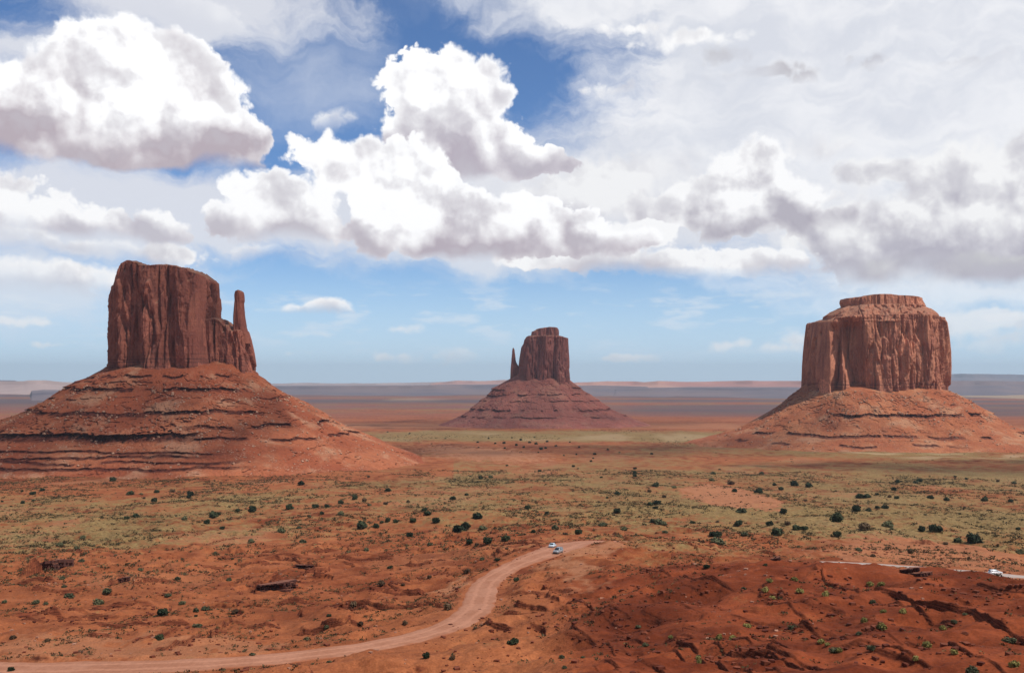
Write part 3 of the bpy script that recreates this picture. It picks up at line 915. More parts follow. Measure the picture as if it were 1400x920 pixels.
def talus_material(name, soil_a, soil_b, ledge, bands=(), pale_amt=0.5):
    m, t, b = make_mat(name)
    pos = t.new('ShaderNodeNewGeometry').outputs['Position']
    nrm = t.new('ShaderNodeNewGeometry').outputs['Normal']
    _, _, z = t.sep(pos)
    _, _, nz = t.sep(nrm)
    n1 = t.noise(pos, 0.010, 5.0, 0.6); n2_ = t.noise(pos, 0.06, 6.0, 0.65); n3_ = t.noise(pos, 0.35, 5.0, 0.65)
    c = t.mix(t.remap(n1, 0.40, 0.62), soil_a, soil_b)
    c = t.mix(t.m('MULTIPLY', t.remap(n2_, 0.45, 0.65), 0.45), c, tuple(q * 0.62 for q in soil_a))
    c = t.mix(t.m('MULTIPLY', t.remap(t.noise(pos, 0.02, 4.0, 0.6), 0.52, 0.66), pale_amt), c, (0.44, 0.25, 0.15))
    speck = t.voro(pos, 0.30, 0.0, out='Distance')
    spk = t.m('MULTIPLY', t.remap(speck, 0.36, 0.22), t.remap(n2_, 0.50, 0.60))
    c = t.mix(t.m('MULTIPLY', spk, 0.55), c, (0.52, 0.34, 0.24))
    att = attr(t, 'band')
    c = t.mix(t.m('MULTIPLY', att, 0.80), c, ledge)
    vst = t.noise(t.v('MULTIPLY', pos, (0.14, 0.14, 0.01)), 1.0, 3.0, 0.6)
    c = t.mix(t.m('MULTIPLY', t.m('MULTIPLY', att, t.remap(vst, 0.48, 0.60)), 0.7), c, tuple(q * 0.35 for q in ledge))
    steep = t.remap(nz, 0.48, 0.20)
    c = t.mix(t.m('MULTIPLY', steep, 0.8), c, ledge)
    g = t.remap(n3_, 0.3, 0.7, 0.78, 1.2, False)
    t.put(b.inputs['Base Color'], t.mix(1.0, c, t.vec(g, g, g), 'MULTIPLY'))
    b.inputs['Roughness'].default_value = 0.95
    b.inputs['Specular IOR Level'].default_value = 0.1
    bp = t.new('ShaderNodeBump')
    bp.inputs['Strength'].default_value = 0.8
    bp.inputs['Distance'].default_value = 2.0
    t.put(bp.inputs['Height'], t.m('ADD', n3_, t.m('MULTIPLY', n2_, 1.2)))
    t.l.new(bp.outputs[0], b.inputs['Normal'])
    return m

# ------------------------------------------------------------------ rock towers
def tower_mesh(name, cx, cy, zs, lefts, rights, bf, bb, top, nexp=3.0, zb=None, ds=0.9, dz=1.2, crack=1.0, seed=0, alcoves=(), batter=0.06, bedz=(), topn=2.0, capk=16, edge=3.0, rot=0.0):
    """a standing mass of rock. zs/lefts/rights: outline over height (local x); top: [(local x, z)] skyline;
    bf/bb depth to the front / back. All in metres round (cx, cy)."""
    zs = np.array(zs, float); lefts = np.array(lefts, float); rights = np.array(rights, float)
    o = np.argsort(zs); zs, lefts, rights = zs[o], lefts[o], rights[o]
    tx = np.array([q[0] for q in top], float); tz = np.array([q[1] for q in top], float)
    z0 = zb if zb is not None else zs[0]
    half0 = (rights[0] - lefts[0]) / 2
    per = 2 * (half0 * 2 + bf + bb)
    na = int(per / ds)
    # even spacing along the outline
    th = np.linspace(0, 2 * np.pi, 4000, endpoint=False)
    def se(t):
        c, s = np.cos(t), np.sin(t)
        return np.sign(c) * np.abs(c) ** (2 / nexp), np.sign(s) * np.abs(s) ** (2 / nexp)
    X, Y = se(th)
    bx, by = X * half0, np.where(Y < 0, Y * bf, Y * bb)
    sl = np.concatenate([[0], np.cumsum(np.hypot(np.diff(bx), np.diff(by)))])
    tt = np.interp(np.linspace(0, sl[-1], na, endpoint=False), sl, th)
    X, Y = se(tt)
    H = tz.max() - z0
    nz = max(int(H / dz), 8)
    T = np.linspace(0, 1, nz)[:, None]
    Xg = np.broadcast_to(X, (nz, na)); Yg = np.broadcast_to(Y, (nz, na))
    def outline(zz):
        return np.interp(zz, zs, lefts), np.interp(zz, zs, rights)
    zt = np.full((1, na), tz.max())
    for _ in range(4):
        L, R = outline(zt)
        xw = (L + R) / 2 + (R - L) / 2 * X
        zt = np.interp(xw, tx, tz)
    Z = z0 + T * (zt - z0)
    L, R = outline(Z)
    frac = (Z - z0) / H
    bfz = np.where(Yg < 0, bf, bb) * (1 - batter * frac)
    x = (L + R) / 2 + (R - L) / 2 * Xg
    y = Yg * bfz
    # outward direction
    nx = np.sign(Xg) * np.abs(Xg) ** (nexp - 1) / (half0); ny = np.sign(Yg) * np.abs(Yg) ** (nexp - 1) / ((bf + bb) / 2)
    ln = np.hypot(nx, ny) + 1e-9
    nx, ny = nx / ln, ny / ln
    sx, sy = x + seed * 311.0, y + seed * 97.0
    D = fbm3(sx / 42.0, sy / 42.0, Z / 260.0, 2, 3 + seed) * 7.0
    rid = np.abs(fbm3(sx / 19.0, sy / 19.0, Z / 170.0, 3, 13 + seed))
    D = D - (np.exp(-(rid / 0.12) ** 2)) * 6.5 + 1.4
    rid2 = np.abs(fbm3(sx / 7.0, sy / 7.0, Z / 80.0, 2, 23 + seed))
    D = D - np.exp(-(rid2 / 0.09) ** 2) * 1.3 * sstep(-0.2, 0.3, fbm3(sx / 30, sy / 30, Z / 40, 2, 29))
    # blocky spalls: stepped noise
    bk = fbm3(sx / 13.0, sy / 13.0, Z / 34.0, 3, 33 + seed)
    st = np.round(bk * 3.2) / 3.2
    D = D + st * 3.2
    pl = fbm3(sx / 30.0 + 5, sy / 30.0, Z / 210.0, 2, 93 + seed) * 2.6
    fl = np.floor(pl)
    D = D + (fl + sstep(0.42, 0.58, pl - fl)) * 6.0
    bk2 = fbm3(sx / 5.0, sy / 5.0, Z / 11.0, 2, 43 + seed)
    D = D + np.round(bk2 * 2.2) / 2.2 * 1.1
    D = D + fbm3(sx / 2.6, sy / 2.6, Z / 3.2, 2, 53 + seed) * 0.5
    # horizontal beds near foot and rim
    ledg = fbm3(sx / 120.0, sy / 120.0, Z / 3.0, 2, 63 + seed)
    wf = 1 - sstep(0.04, 0.20, frac) * (1 - sstep(0.86, 0.97, frac) * 0.8)
    D = D + np.round(ledg * 2.5) / 2.5 * 2.0 * wf + (1 - sstep(0.0, 0.16, frac)) * 2.0
    D = D * crack
    for (ax, aw, depth, z1, z2_, side) in alcoves:       # recesses in the front wall
        g = np.exp(-((x - ax - side * (Z - z1) * 0.12) / aw) ** 4) * (Yg < 0) * sstep(z2_ + 12, z2_ - 8, Z)
        D = D - depth * g
    lim = np.minimum((R - L) * 0.16, 14.0)
    D = np.clip(D, -np.maximum(lim, 2.0) - 30 * (len(alcoves) > 0), lim * (1 - 0.75 * np.abs(nx)))
    sil = np.abs(nx)
    x = x + nx * (D - 1.0 * sil * crack); y = y + ny * D
    rim = sstep(0.97, 1.0, T + 0 * x)
    pts = [np.stack([x, y, Z], -1)]
    # cap rings
    xe, ye, ze = x[-1], y[-1], Z[-1]
    mid = (L[-1] + R[-1]) / 2
    for k in range(1, capk + 1):
        q = 1 - (k / (capk + 0.4)) ** 0.9
        xx = mid + (xe - mid) * q; yy = ye * q
        zz = np.interp(xx, tx, tz) + fbm2(xx / 9.0 + seed, yy / 9.0, 3, 7) * topn * min(1, k / 3) + min(k, 2) * 0.5
        pts.append(np.stack([xx, yy, zz], -1)[None])
    A = np.concatenate(pts, 0)
    if rot:
        c, s = math.cos(rot), math.sin(rot)
        A = np.stack([A[..., 0] * c - A[..., 1] * s, A[..., 0] * s + A[..., 1] * c, A[..., 2]], -1)
    nr = A.shape[0]
    me = mesh_np(name, A.reshape(-1, 3), grid_quads(nr, na, True))
    # close the middle
    return me

def talus_mesh(name, profs, ledges, zt, zb, ds=1.3, seed=0, gull=1.0, rough=1.0):
    """skirt of rubble. profs: {angle in degrees from +x: [(z, r), ...]} ; ledges: [(z, out, reach, coverage, seed)]"""
    rmax = 300
    na = 1500
    profs = dict(profs); profs[0.0] = profs[360 - 1e-6]
    angs = sorted(profs)
    A = np.linspace(0, 360, na, endpoint=False)
    # finer in front (180..360 is the side of the camera)
    w = np.where((A > 170), 1.0, 0.28)
    cum = np.concatenate([[0], np.cumsum(w)])
    A = np.interp(np.linspace(0, cum[-1], na, endpoint=False), cum, np.append(A, 360.0))
    zz = np.arange(zt, zb, -0.55)
    tab = []
    for a in angs:
        p = sorted(profs[a]); z_ = np.array([q[0] for q in p], float); r_ = np.array([q[1] for q in p], float)
        tab.append(np.interp(zz, z_, r_))
    tab = np.array(tab + [tab[0]]); angx = np.array(angs + [angs[0] + 360.0])
    ii = np.clip(np.searchsorted(angx, A, side='right') - 1, 0, len(angx) - 2)
    f = ((A - angx[ii]) / (angx[ii + 1] - angx[ii])); f = f * f * (3 - 2 * f)
    Rg = (tab[ii] * (1 - f)[:, None] + tab[ii + 1] * f[:, None]).T        # [z, angle]
    k = np.exp(-0.5 * (np.arange(-14, 15) / 5.0) ** 2); k /= k.sum()
    Rp = np.pad(Rg, ((14, 14), (0, 0)), mode='reflect', reflect_type='odd')
    Rg = sum(k[i] * Rp[i:i + len(zz)] for i in range(29))
    Zg = np.broadcast_to(zz[:, None], Rg.shape)
    ar = np.radians(A)[None, :]
    ux, uy = np.cos(ar), np.sin(ar)
    arc = Rg
    X0, Y0 = ux * Rg, uy * Rg
    D = fbm2(X0 / 60.0 + seed * 31, Y0 / 60.0, 3, 3 + seed) * 7.0 * gull
    # gullies run down the slope
    gu = 1 - np.abs(fbm2(X0 / 34.0 + seed + fbm2(X0 / 25, Zg / 14.0, 2, 3) * 0.5, Y0 / 34.0, 3, 8 + seed, 0.6))
    D = D - sstep(0.80, 1.0, gu) * 2.2 * gull * sstep(zt - 5, zt - 45, Zg)
    D = D + fbm3(X0 / 16.0, Y0 / 16.0, Zg / 16.0, 3, 17 + seed, 0.45) * 1.4 * rough
    band = np.zeros(Rg.shape)
    for (zl, out, reach, cover, sd, a0, a1) in ledges:
        zl_ = zl + fbm2(ux * 3 + sd, uy * 3, 5, sd, 0.6) * 3.2
        out = out * 1.1; pres = sstep(cover - 0.10, cover + 0.10, fbm2(ux * 3.5 + sd * 3, uy * 3.5, 4, sd + 5, 0.55))
        amask = sstep(a0 - 6, a0 + 6, A)[None, :] * (1 - sstep(a1 - 6, a1 + 6, A)[None, :])
        pres = pres * amask
        dz_ = Zg - zl_
        chunk = np.clip(0.8 + 0.6 * fbm2(X0 / 6.0 + sd, Y0 / 6.0, 3, sd + 9) + 0.9 * fbm2(X0 / 45.0 + sd, Y0 / 45.0, 2, sd + 11), 0.1, 1.8)
        D = D + pres * out * chunk * np.where(dz_ > 0, np.exp(-np.maximum(dz_, 0) / reach), 0.0)
        band = np.maximum(band, pres * sstep(-out * 0.95, -out * 0.55, dz_) * (1 - sstep(0.4, 1.2, dz_)))
    Rf = Rg + D
    me = mesh_np(name, np.stack([ux * Rf, uy * Rf, Zg], -1).reshape(-1, 3), grid_quads(len(zz), na, True)[:, ::-1])
    at = me.attributes.new('band', 'FLOAT', 'POINT')
    at.data.foreach_set('value', band.ravel().astype(np.float32))
    return me

def px_outline(rows, d, u0):
    """rows (v, uleft, uright) read from the photograph at distance d -> heights and local x"""
    zs, ls, rs = [], [], []
    c = P(u0, 520, d)[0]
    for v, a, b_ in rows:
        p, q = P(a, v, d), P(b_, v, d)
        zs.append(p[2]); ls.append(p[0] - c); rs.append(q[0] - c)
    return zs, ls, rs

def px_top(pts, d, u0):
    c = P(u0, 520, d)[0]
    return [(P(u, v, d)[0] - c, P(u, v, d)[2]) for u, v in pts]

def strew(name, parent, mat, profs_me, n, zlo, zhi, smin, smax, seed, front=True, group=None):
    """boulders strewn over a talus mesh: one object, nobody could count them"""
    rs = np.random.RandomState(seed)
    nv = len(profs_me.vertices)
    co = np.empty(nv * 3, np.float32); profs_me.vertices.foreach_get('co', co); co = co.reshape(-1, 3)
    ok = np.nonzero((co[:, 2] > zlo) & (co[:, 2] < zhi) & (co[:, 1] < 30))[0]
    cl = fbm2(co[ok, 0] / 28.0 + seed, co[ok, 2] / 14.0, 3, seed)
    ok = ok[cl > -0.05 + 0.25 * rs.rand(len(ok))]
    pick = co[rs.choice(ok, n)]
    V_, F_ = [], []
    cube = np.array([(-1, -1, -1), (1, -1, -1), (1, 1, -1), (-1, 1, -1), (-1, -1, 1), (1, -1, 1), (1, 1, 1), (-1, 1, 1)], float)
    fc = np.array([(0, 3, 2, 1), (4, 5, 6, 7), (0, 1, 5, 4), (1, 2, 6, 5), (2, 3, 7, 6), (3, 0, 4, 7)])
    s = smin + (smax - smin) * rs.rand(n) ** 3
    for i in range(n):
        r3 = rs.normal(size=(3, 3)); q_, _ = np.linalg.qr(r3)
        c = (cube * (0.6 + 0.5 * rs.rand(8, 3))) @ q_ * s[i] * np.array([1, 1, 0.8])
        V_.append(c + pick[i] + np.array([0, 0, s[i] * 0.25])); F_.append(fc + 8 * i)
    me = mesh_np(name, np.concatenate(V_), np.concatenate(F_), False)
    o = obj(name, me, mat, parent)
    o['kind'] = 'stuff'
    return o

# ================================================================== left butte with its thumb
mat_w_cliff = cliff_material('left_butte_sandstone', (0.265, 0.086, 0.058), (0.36, 0.125, 0.078), (0.125, 0.045, 0.037), P(0, 500, 1400)[2], 0)  # cloud shade put into the darker rock colour, besides real varnish
mat_w_talus = talus_material('left_butte_talus', (0.285, 0.075, 0.034), (0.38, 0.125, 0.058), (0.075, 0.018, 0.013))
mat_boulder = simple_mat('pale_boulder_rock', (0.40, 0.22, 0.14), 0.9, 0.35, 0.4)
D1, U1 = 1420.0, 250.0
ax1 = P(U1, 520, D1)
wb = empty('butte', (ax1[0], D1, 0), 'tall red butte at the left with a thin thumb spire at its right end', 'butte', 'sandstone buttes')
rows = [(357, 163, 290), (372, 158, 292), (400, 152, 294), (440, 151, 297), (470, 152, 298), (500, 154, 300), (520, 152, 302)]
z_, l_, r_ = px_outline(rows, D1 - 40, U1)
topw = px_top([(100, 372), (156, 374), (160, 366), (168, 361), (178, 359), (186, 356), (196, 358), (204, 361), (207, 364), (222, 365), (234, 363), (250, 364), (264, 368), (270, 367), (276, 373), (288, 377), (292, 382), (296, 386), (400, 388)], D1 - 40, U1)
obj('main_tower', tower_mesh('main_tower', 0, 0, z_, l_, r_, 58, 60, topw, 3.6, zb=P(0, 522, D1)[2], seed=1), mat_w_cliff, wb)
rows = [(430, 280, 318), (445, 280, 334), (452, 280, 338), (462, 280, 341), (480, 280, 345), (498, 280, 348), (512, 280, 351), (530, 280, 354)]
z_, l_, r_ = px_outline(rows, D1 - 40, U1)
tops = px_top([(200, 440), (292, 438), (297, 436), (303, 435), (308, 437), (311, 445), (316, 444), (320, 451), (326, 452), (334, 450), (345, 452), (400, 454)], D1 - 40, U1)
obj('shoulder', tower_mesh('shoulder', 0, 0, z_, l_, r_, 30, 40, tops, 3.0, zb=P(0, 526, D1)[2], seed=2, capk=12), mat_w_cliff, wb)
rows = [(394, 325, 334), (400, 323.5, 335.5), (408, 324, 336), (412, 323.5, 335), (430, 322, 336.5), (445, 322, 339), (456, 321, 343), (468, 320, 345)]
z_, l_, r_ = px_outline(rows, D1 - 40, U1)
topt = px_top([(300, 396), (324, 396), (329, 394), (334, 396), (360, 397)], D1 - 40, U1)
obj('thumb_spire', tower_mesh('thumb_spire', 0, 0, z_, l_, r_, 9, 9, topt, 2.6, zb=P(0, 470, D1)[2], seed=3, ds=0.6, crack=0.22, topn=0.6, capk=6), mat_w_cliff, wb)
for (uu, vv, ww) in ((303, 433, 5),):
    rows = [(vv, uu - ww, uu + ww), (vv + 8, uu - ww - 1, uu + ww + 2), (vv + 20, uu - ww - 2, uu + ww + 3)]
    z_, l_, r_ = px_outline(rows, D1 - 60, U1)
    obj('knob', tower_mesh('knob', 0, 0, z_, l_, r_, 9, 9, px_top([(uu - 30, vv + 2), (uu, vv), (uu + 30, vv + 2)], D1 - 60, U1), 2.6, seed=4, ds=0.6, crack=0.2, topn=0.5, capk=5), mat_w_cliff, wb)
K = CAMZ
prW = {
    180: [(K + 45, 20), (K + 25, 96), (K + 22, 104), (K - 5, 146), (K - 40, 200), (K - 63, 262), (K - 83, 325), (K - 115, 400), (K - 135, 460)],
    225: [(K + 45, 8), (K + 19, 70), (K + 15, 96), (K - 5, 135), (K - 40, 185), (K - 68, 240), (K - 90, 292), (K - 112, 360), (K - 135, 420)],
    270: [(K + 45, 4), (K + 19, 42), (K + 14, 78), (K - 9, 112), (K - 37, 152), (K - 71, 206), (K - 91, 244), (K - 107, 288), (K - 135, 345)],
    315: [(K + 45, 8), (K + 17, 70), (K + 12, 96), (K - 10, 128), (K - 37, 175), (K - 64, 226), (K - 86, 275), (K - 107, 330), (K - 135, 400)],
    360 - 1e-6: [(K + 45, 60), (K + 10, 104), (K - 16, 137), (K - 31, 168), (K - 60, 220), (K - 78, 258), (K - 96, 298), (K - 112, 334), (K - 135, 380)],
    45: [(K + 45, 50), (K + 10, 95), (K - 50, 190), (K - 100, 300), (K - 135, 380)],
    90: [(K + 45, 40), (K + 10, 80), (K - 50, 170), (K - 100, 280), (K - 135, 350)],
    135: [(K + 45, 50), (K + 10, 95), (K - 50, 190), (K - 100, 300), (K - 135, 380)],
}
ledW = [(K + 6, 3.0, 6, 0.0, 1, 178, 330), (K - 10, 5.0, 9, -0.35, 2, 178, 330), (K - 3, 1.6, 4, 0.2, 3, 180, 330), (K - 24, 1.8, 5, 0.2, 4, 178, 365),
        (K - 40, 5.0, 8, -0.35, 5, 175, 320), (K - 57, 4.0, 8, 0.0, 6, 290, 366), 
        (K - 66, 10.5, 14, -0.9, 7, 170, 292), (K - 72, 3, 5, 0.0, 17, 290, 366), (K - 85, 2.2, 4, -0.9, 8, 170, 296), (K - 90, 2.4, 4, -0.9, 9, 170, 292), (K - 95, 2.2, 4, -0.8, 10, 170, 300), (K - 101, 2.6, 4, -0.9, 11, 170, 300)]
me_ = talus_mesh('talus_slope', prW, ledW, K + 40, K - 133, seed=1)
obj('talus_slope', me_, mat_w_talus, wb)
strew('boulders', wb, mat_boulder, me_, 1700, K - 100, K - 5, 0.3, 1.7, 5)

# ================================================================== middle butte, farther off
mat_e_cliff = cliff_material('middle_butte_sandstone', (0.25, 0.085, 0.066), (0.31, 0.110, 0.082), (0.15, 0.060, 0.055), P(0, 520, 3000)[2], 0)
mat_e_talus = talus_material('middle_butte_talus', (0.31, 0.100, 0.072), (0.35, 0.125, 0.088), (0.15, 0.045, 0.036), pale_amt=0.2)
D2, U2 = 3000.0, 740.0
ax2 = P(U2, 520, D2)
eb = empty('butte', (ax2[0], D2, 0), 'smaller hazy mauve butte in the distance at the centre of the valley', 'butte', 'sandstone buttes')
rows = [(458, 720, 776), (464, 716.5, 776.5), (475, 713, 777), (490, 710.5, 778), (505, 709, 778.5), (518, 708, 780), (530, 708, 780)]
z_, l_, r_ = px_outline(rows, D2 - 60, U2)
topw = px_top([(690, 462), (716, 464), (719, 460.5), (724, 459), (740, 459), (764, 459), (770, 460), (775, 461), (800, 462)], D2 - 60, U2)
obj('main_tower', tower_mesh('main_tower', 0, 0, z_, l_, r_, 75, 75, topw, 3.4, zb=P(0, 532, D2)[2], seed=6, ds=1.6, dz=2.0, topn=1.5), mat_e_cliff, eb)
rows = [(446, 738, 762), (449, 731, 763), (453, 726, 763.5), (461, 725, 763)]
z_, l_, r_ = px_outline(rows, D2 - 60, U2)
topc = px_top([(700, 454), (726, 453), (731, 451), (734, 449), (740, 448), (752, 446.5), (760, 447), (764, 450)], D2 - 60, U2)
obj('cap_rock', tower_mesh('cap_rock', 0, 0, z_, l_, r_, 38, 38, topc, 3.0, seed=7, ds=1.3, dz=1.4, crack=0.45, topn=1.2, capk=8), mat_e_cliff, eb)
rows = [(475, 700, 702.5), (480, 699, 703), (488, 698.5, 704), (493, 698, 705.5), (500, 697.5, 709), (516, 696.5, 712), (530, 695, 713)]
z_, l_, r_ = px_outline(rows, D2 - 60, U2)
topt = px_top([(690, 477), (699, 476.5), (701, 475), (702.5, 477), (704.5, 492), (707, 495), (712, 497)], D2 - 60, U2)
obj('thumb_spire', tower_mesh('thumb_spire', 0, 0, z_, l_, r_, 14, 14, topt, 2.6, zb=P(0, 530, D2)[2], seed=8, ds=1.0, dz=1.5, crack=0.25, topn=0.6, capk=6), mat_e_cliff, eb)
prE = {
    180: [(K + 30, 60), (K + 2, 97), (K - 12, 122), (K - 28, 150), (K - 48, 163), (K - 66, 190), (K - 90, 214), (K - 110, 246), (K - 128, 295), (K - 150, 345)],
    270: [(K + 30, 8), (K + 8, 60), (K + 3, 78), (K - 25, 104), (K - 55, 140), (K - 84, 180), (K - 108, 222), (K - 125, 265), (K - 150, 340)],
    360 - 1e-6: [(K + 30, 60), (K, 88), (K - 24, 116), (K - 55, 161), (K - 84, 205), (K - 104, 248), (K - 116, 282), (K - 130, 318), (K - 150, 370)],
    90: [(K + 30, 48), (K + 8, 74), (K - 55, 150), (K - 108, 240), (K - 150, 350)],
}
ledE = [(K - 26, 5, 8, -0.3, 1, 150, 215), (K - 45, 5, 8, -0.4, 2, 150, 215), (K - 24, 4, 8, -0.1, 3, 315, 366), (K - 84, 6, 10, -0.2, 4, 170, 366), (K - 60, 3.5, 8, 0.0, 5, 170, 366), (K - 40, 3.5, 7, 0.1, 6, 180, 360), (K - 104, 4, 8, 0.0, 7, 170, 366)]
me_ = talus_mesh('talus_slope', prE, ledE, K + 28, K - 148, seed=3, gull=0.9)
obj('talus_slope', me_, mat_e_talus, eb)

# ================================================================== right butte
mat_m_cliff = cliff_material('right_butte_sandstone', (0.40, 0.150, 0.092), (0.52, 0.215, 0.125), (0.21, 0.082, 0.060), P(0, 532, 1970)[2], 0)
mat_m_talus = talus_material('right_butte_talus', (0.34, 0.105, 0.048), (0.43, 0.165, 0.076), (0.100, 0.026, 0.018))
D3, U3 = 1970.0, 1196.0
ax3 = P(U3, 520, D3)
mb = empty('butte', (ax3[0], D3, 0), 'broad blocky red butte at the right with a flat layered cap', 'butte', 'sandstone buttes')
rows = [(436, 1109, 1283), (440, 1106, 1286), (460, 1103.5, 1289), (480, 1101.5, 1291), (500, 1100, 1291.5), (530, 1099, 1290), (548, 1098, 1290)]
z_, l_, r_ = px_outline(rows, D3 - 70, U3)
topw = px_top([(1050, 438), (1107, 438), (1122, 437.5), (1126, 434), (1150, 431), (1200, 430), (1262, 431), (1280, 435), (1286, 438), (1300, 439)], D3 - 70, U3)
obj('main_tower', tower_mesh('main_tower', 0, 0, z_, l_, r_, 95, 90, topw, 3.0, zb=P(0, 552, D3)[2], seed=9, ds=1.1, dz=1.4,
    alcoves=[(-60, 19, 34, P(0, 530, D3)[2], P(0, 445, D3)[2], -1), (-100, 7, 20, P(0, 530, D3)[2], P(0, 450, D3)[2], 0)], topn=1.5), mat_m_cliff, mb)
rows = [(417, 1146, 1262), (421, 1138, 1268), (427, 1130, 1276), (430, 1126, 1278), (440, 1124, 1280)]
z_, l_, r_ = px_outline(rows, D3 - 60, U3)
topm = px_top([(1120, 428), (1128, 427), (1140, 422), (1150, 418), (1170, 416), (1250, 416), (1265, 420), (1277, 427), (1290, 430)], D3 - 60, U3)
obj('upper_ledges', tower_mesh('upper_ledges', 0, 0, z_, l_, r_, 86, 82, topm, 2.6, seed=10, ds=1.2, dz=0.9, crack=0.5, batter=0.25, capk=12), mat_m_cliff, mb)
rows = [(403, 1170, 1240), (406, 1149, 1260), (411, 1148, 1261), (416, 1150, 1262), (424, 1152, 1260)]
z_, l_, r_ = px_outline(rows, D3 - 40, U3)
topm = px_top([(1130, 408), (1150, 407), (1168, 406), (1180, 403.5), (1195, 402.5), (1205, 402.5), (1218, 404), (1240, 404.5), (1258, 406), (1270, 410)], D3 - 40, U3)
obj('cap_rock', tower_mesh('cap_rock', 0, 0, z_, l_, r_, 50, 50, topm, 3.0, seed=11, ds=1.1, dz=0.9, crack=0.45, topn=1.0, capk=10), mat_m_cliff, mb)
prM = {
    180: [(K + 20, 90), (K - 14, 142), (K - 36, 168), (K - 58, 199), (K - 82, 238), (K - 101, 278), (K - 114, 322), (K - 124, 368), (K - 150, 440)],
    225: [(K + 20, 15), (K - 12, 95), (K - 17, 132), (K - 40, 160), (K - 75, 200), (K - 98, 250), (K - 114, 310), (K - 150, 420)],
    270: [(K + 20, 8), (K - 14, 70), (K - 21, 104), (K - 45, 132), (K - 72, 166), (K - 95, 205), (K - 110, 245), (K - 120, 290), (K - 150, 380)],
    315: [(K + 20, 15), (K - 13, 95), (K - 19, 130), (K - 42, 160), (K - 76, 204), (K - 100, 255), (K - 116, 320), (K - 150, 430)],
    360 - 1e-6: [(K + 20, 90), (K - 19, 137), (K - 40, 180), (K - 80, 238), (K - 101, 286), (K - 114, 345), (K - 124, 420), (K - 150, 520)],
    90: [(K + 20, 66), (K - 20, 104), (K - 75, 180), (K - 110, 260), (K - 150, 380)],
}
ledM = [(K - 62, 5.5, 8, -0.30, 1, 230, 325), (K - 64, 3.5, 8, 0.1, 2, 320, 366), (K - 98, 4.5, 8, 0.0, 3, 185, 366), (K - 44, 1.8, 6, 0.25, 4, 230, 366), (K - 111, 3.0, 6, 0.1, 6, 180, 280), (K - 100, 5, 8, -0.1, 8, 330, 366)]
me_ = talus_mesh('talus_slope', prM, ledM, K + 18, K - 148, seed=5, gull=0.9, rough=0.9)
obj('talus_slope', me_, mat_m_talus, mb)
strew('boulders', mb, mat_boulder, me_, 1300, K - 118, K - 20, 0.4, 2.0, 6)

# ================================================================== distant tablelands
def far_material(name, a, b_, c_):
    m, t, bs = make_mat(name)
    pos = t.new('ShaderNodeNewGeometry').outputs['Position']
    nrm = t.new('ShaderNodeNewGeometry').outputs['Normal']
    _, _, nz = t.sep(nrm)
    n = t.noise(t.v('MULTIPLY', pos, (0.0006, 0.0006, 0.004)), 1.0, 5.0, 0.6)
    c = t.mix(t.remap(n, 0.42, 0.6), a, b_)
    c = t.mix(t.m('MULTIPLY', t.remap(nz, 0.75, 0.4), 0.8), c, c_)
    t.put(bs.inputs['Base Color'], c)
    bs.inputs['Roughness'].default_value = 0.95
    return m
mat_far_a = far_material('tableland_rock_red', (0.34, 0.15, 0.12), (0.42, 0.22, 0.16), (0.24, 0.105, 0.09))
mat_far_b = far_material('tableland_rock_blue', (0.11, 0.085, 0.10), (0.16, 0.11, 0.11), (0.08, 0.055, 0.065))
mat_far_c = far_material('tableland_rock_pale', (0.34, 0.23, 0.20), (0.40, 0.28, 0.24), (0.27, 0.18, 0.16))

def tableland(u0, u1, d, skyline, mat, foot=26.0, depth=3500.0, seed=0, jag=6.0, name='mesa'):
    """a long flat-topped ridge; skyline: [(u, v)] read from the photograph"""
    n = 520
    us = np.linspace(u0, u1, n)
    sv = np.interp(us, [q[0] for q in skyline], [q[1] for q in skyline])
    rows = []
    x = np.array([P(u, 520, d)[0] for u in us])
    ztop = np.array([P(u, v, d)[2] for u, v in zip(us, sv)])
    taper = np.minimum(sstep(u0, u0 + 0.03 * (u1 - u0), us), 1 - sstep(u1 - 0.03 * (u1 - u0), u1, us))
    wob = fbm2(x / 1800.0, np.full(n, seed * 3.3), 4, 9 + seed, 0.45)
    ztop = ztop + (0.5 * np.round(fbm2(x / 700.0, np.full(n, seed * 1.7), 4, 19 + seed, 0.5) * 3) / 3 + 0.5 * fbm2(x / 700.0, np.full(n, seed * 1.7), 4, 19 + seed, 0.5)) * jag
    zg = CAMZ - 148.0
    ztop = np.maximum(ztop, zg + 2)
    H = (ztop - zg) * taper
    y0 = d + wob * 900.0
    sec = [(-1.00, 0.0), (-0.62, 0.18), (-0.40, 0.36), (-0.26, 0.55), (-0.24, 0.60), (-0.16, 0.66), (-0.12, 0.74), (-0.105, 0.97), (-0.06, 1.0), (0.3, 0.99), (1.0, 0.9), (1.02, 0.0)]
    for s, h in sec:
        off = s * 2600.0 if s < 0 else s * depth
        off = off * (1 + 0.3 * fbm2(x / 900.0, np.full(n, s * 0.6 + seed), 3, 29 + seed, 0.5)) if -0.9 < s < 0 else off
        rows.append(np.stack([x * (y0 + off) / d, y0 + off, zg + H * h - 3 * (h == 0)], -1))
    me = mesh_np(name, np.array(rows).reshape(-1, 3), grid_quads(len(rows), n)[:, ::-1])
    o = obj(name, me, mat)
    o['kind'] = 'structure'
    return o

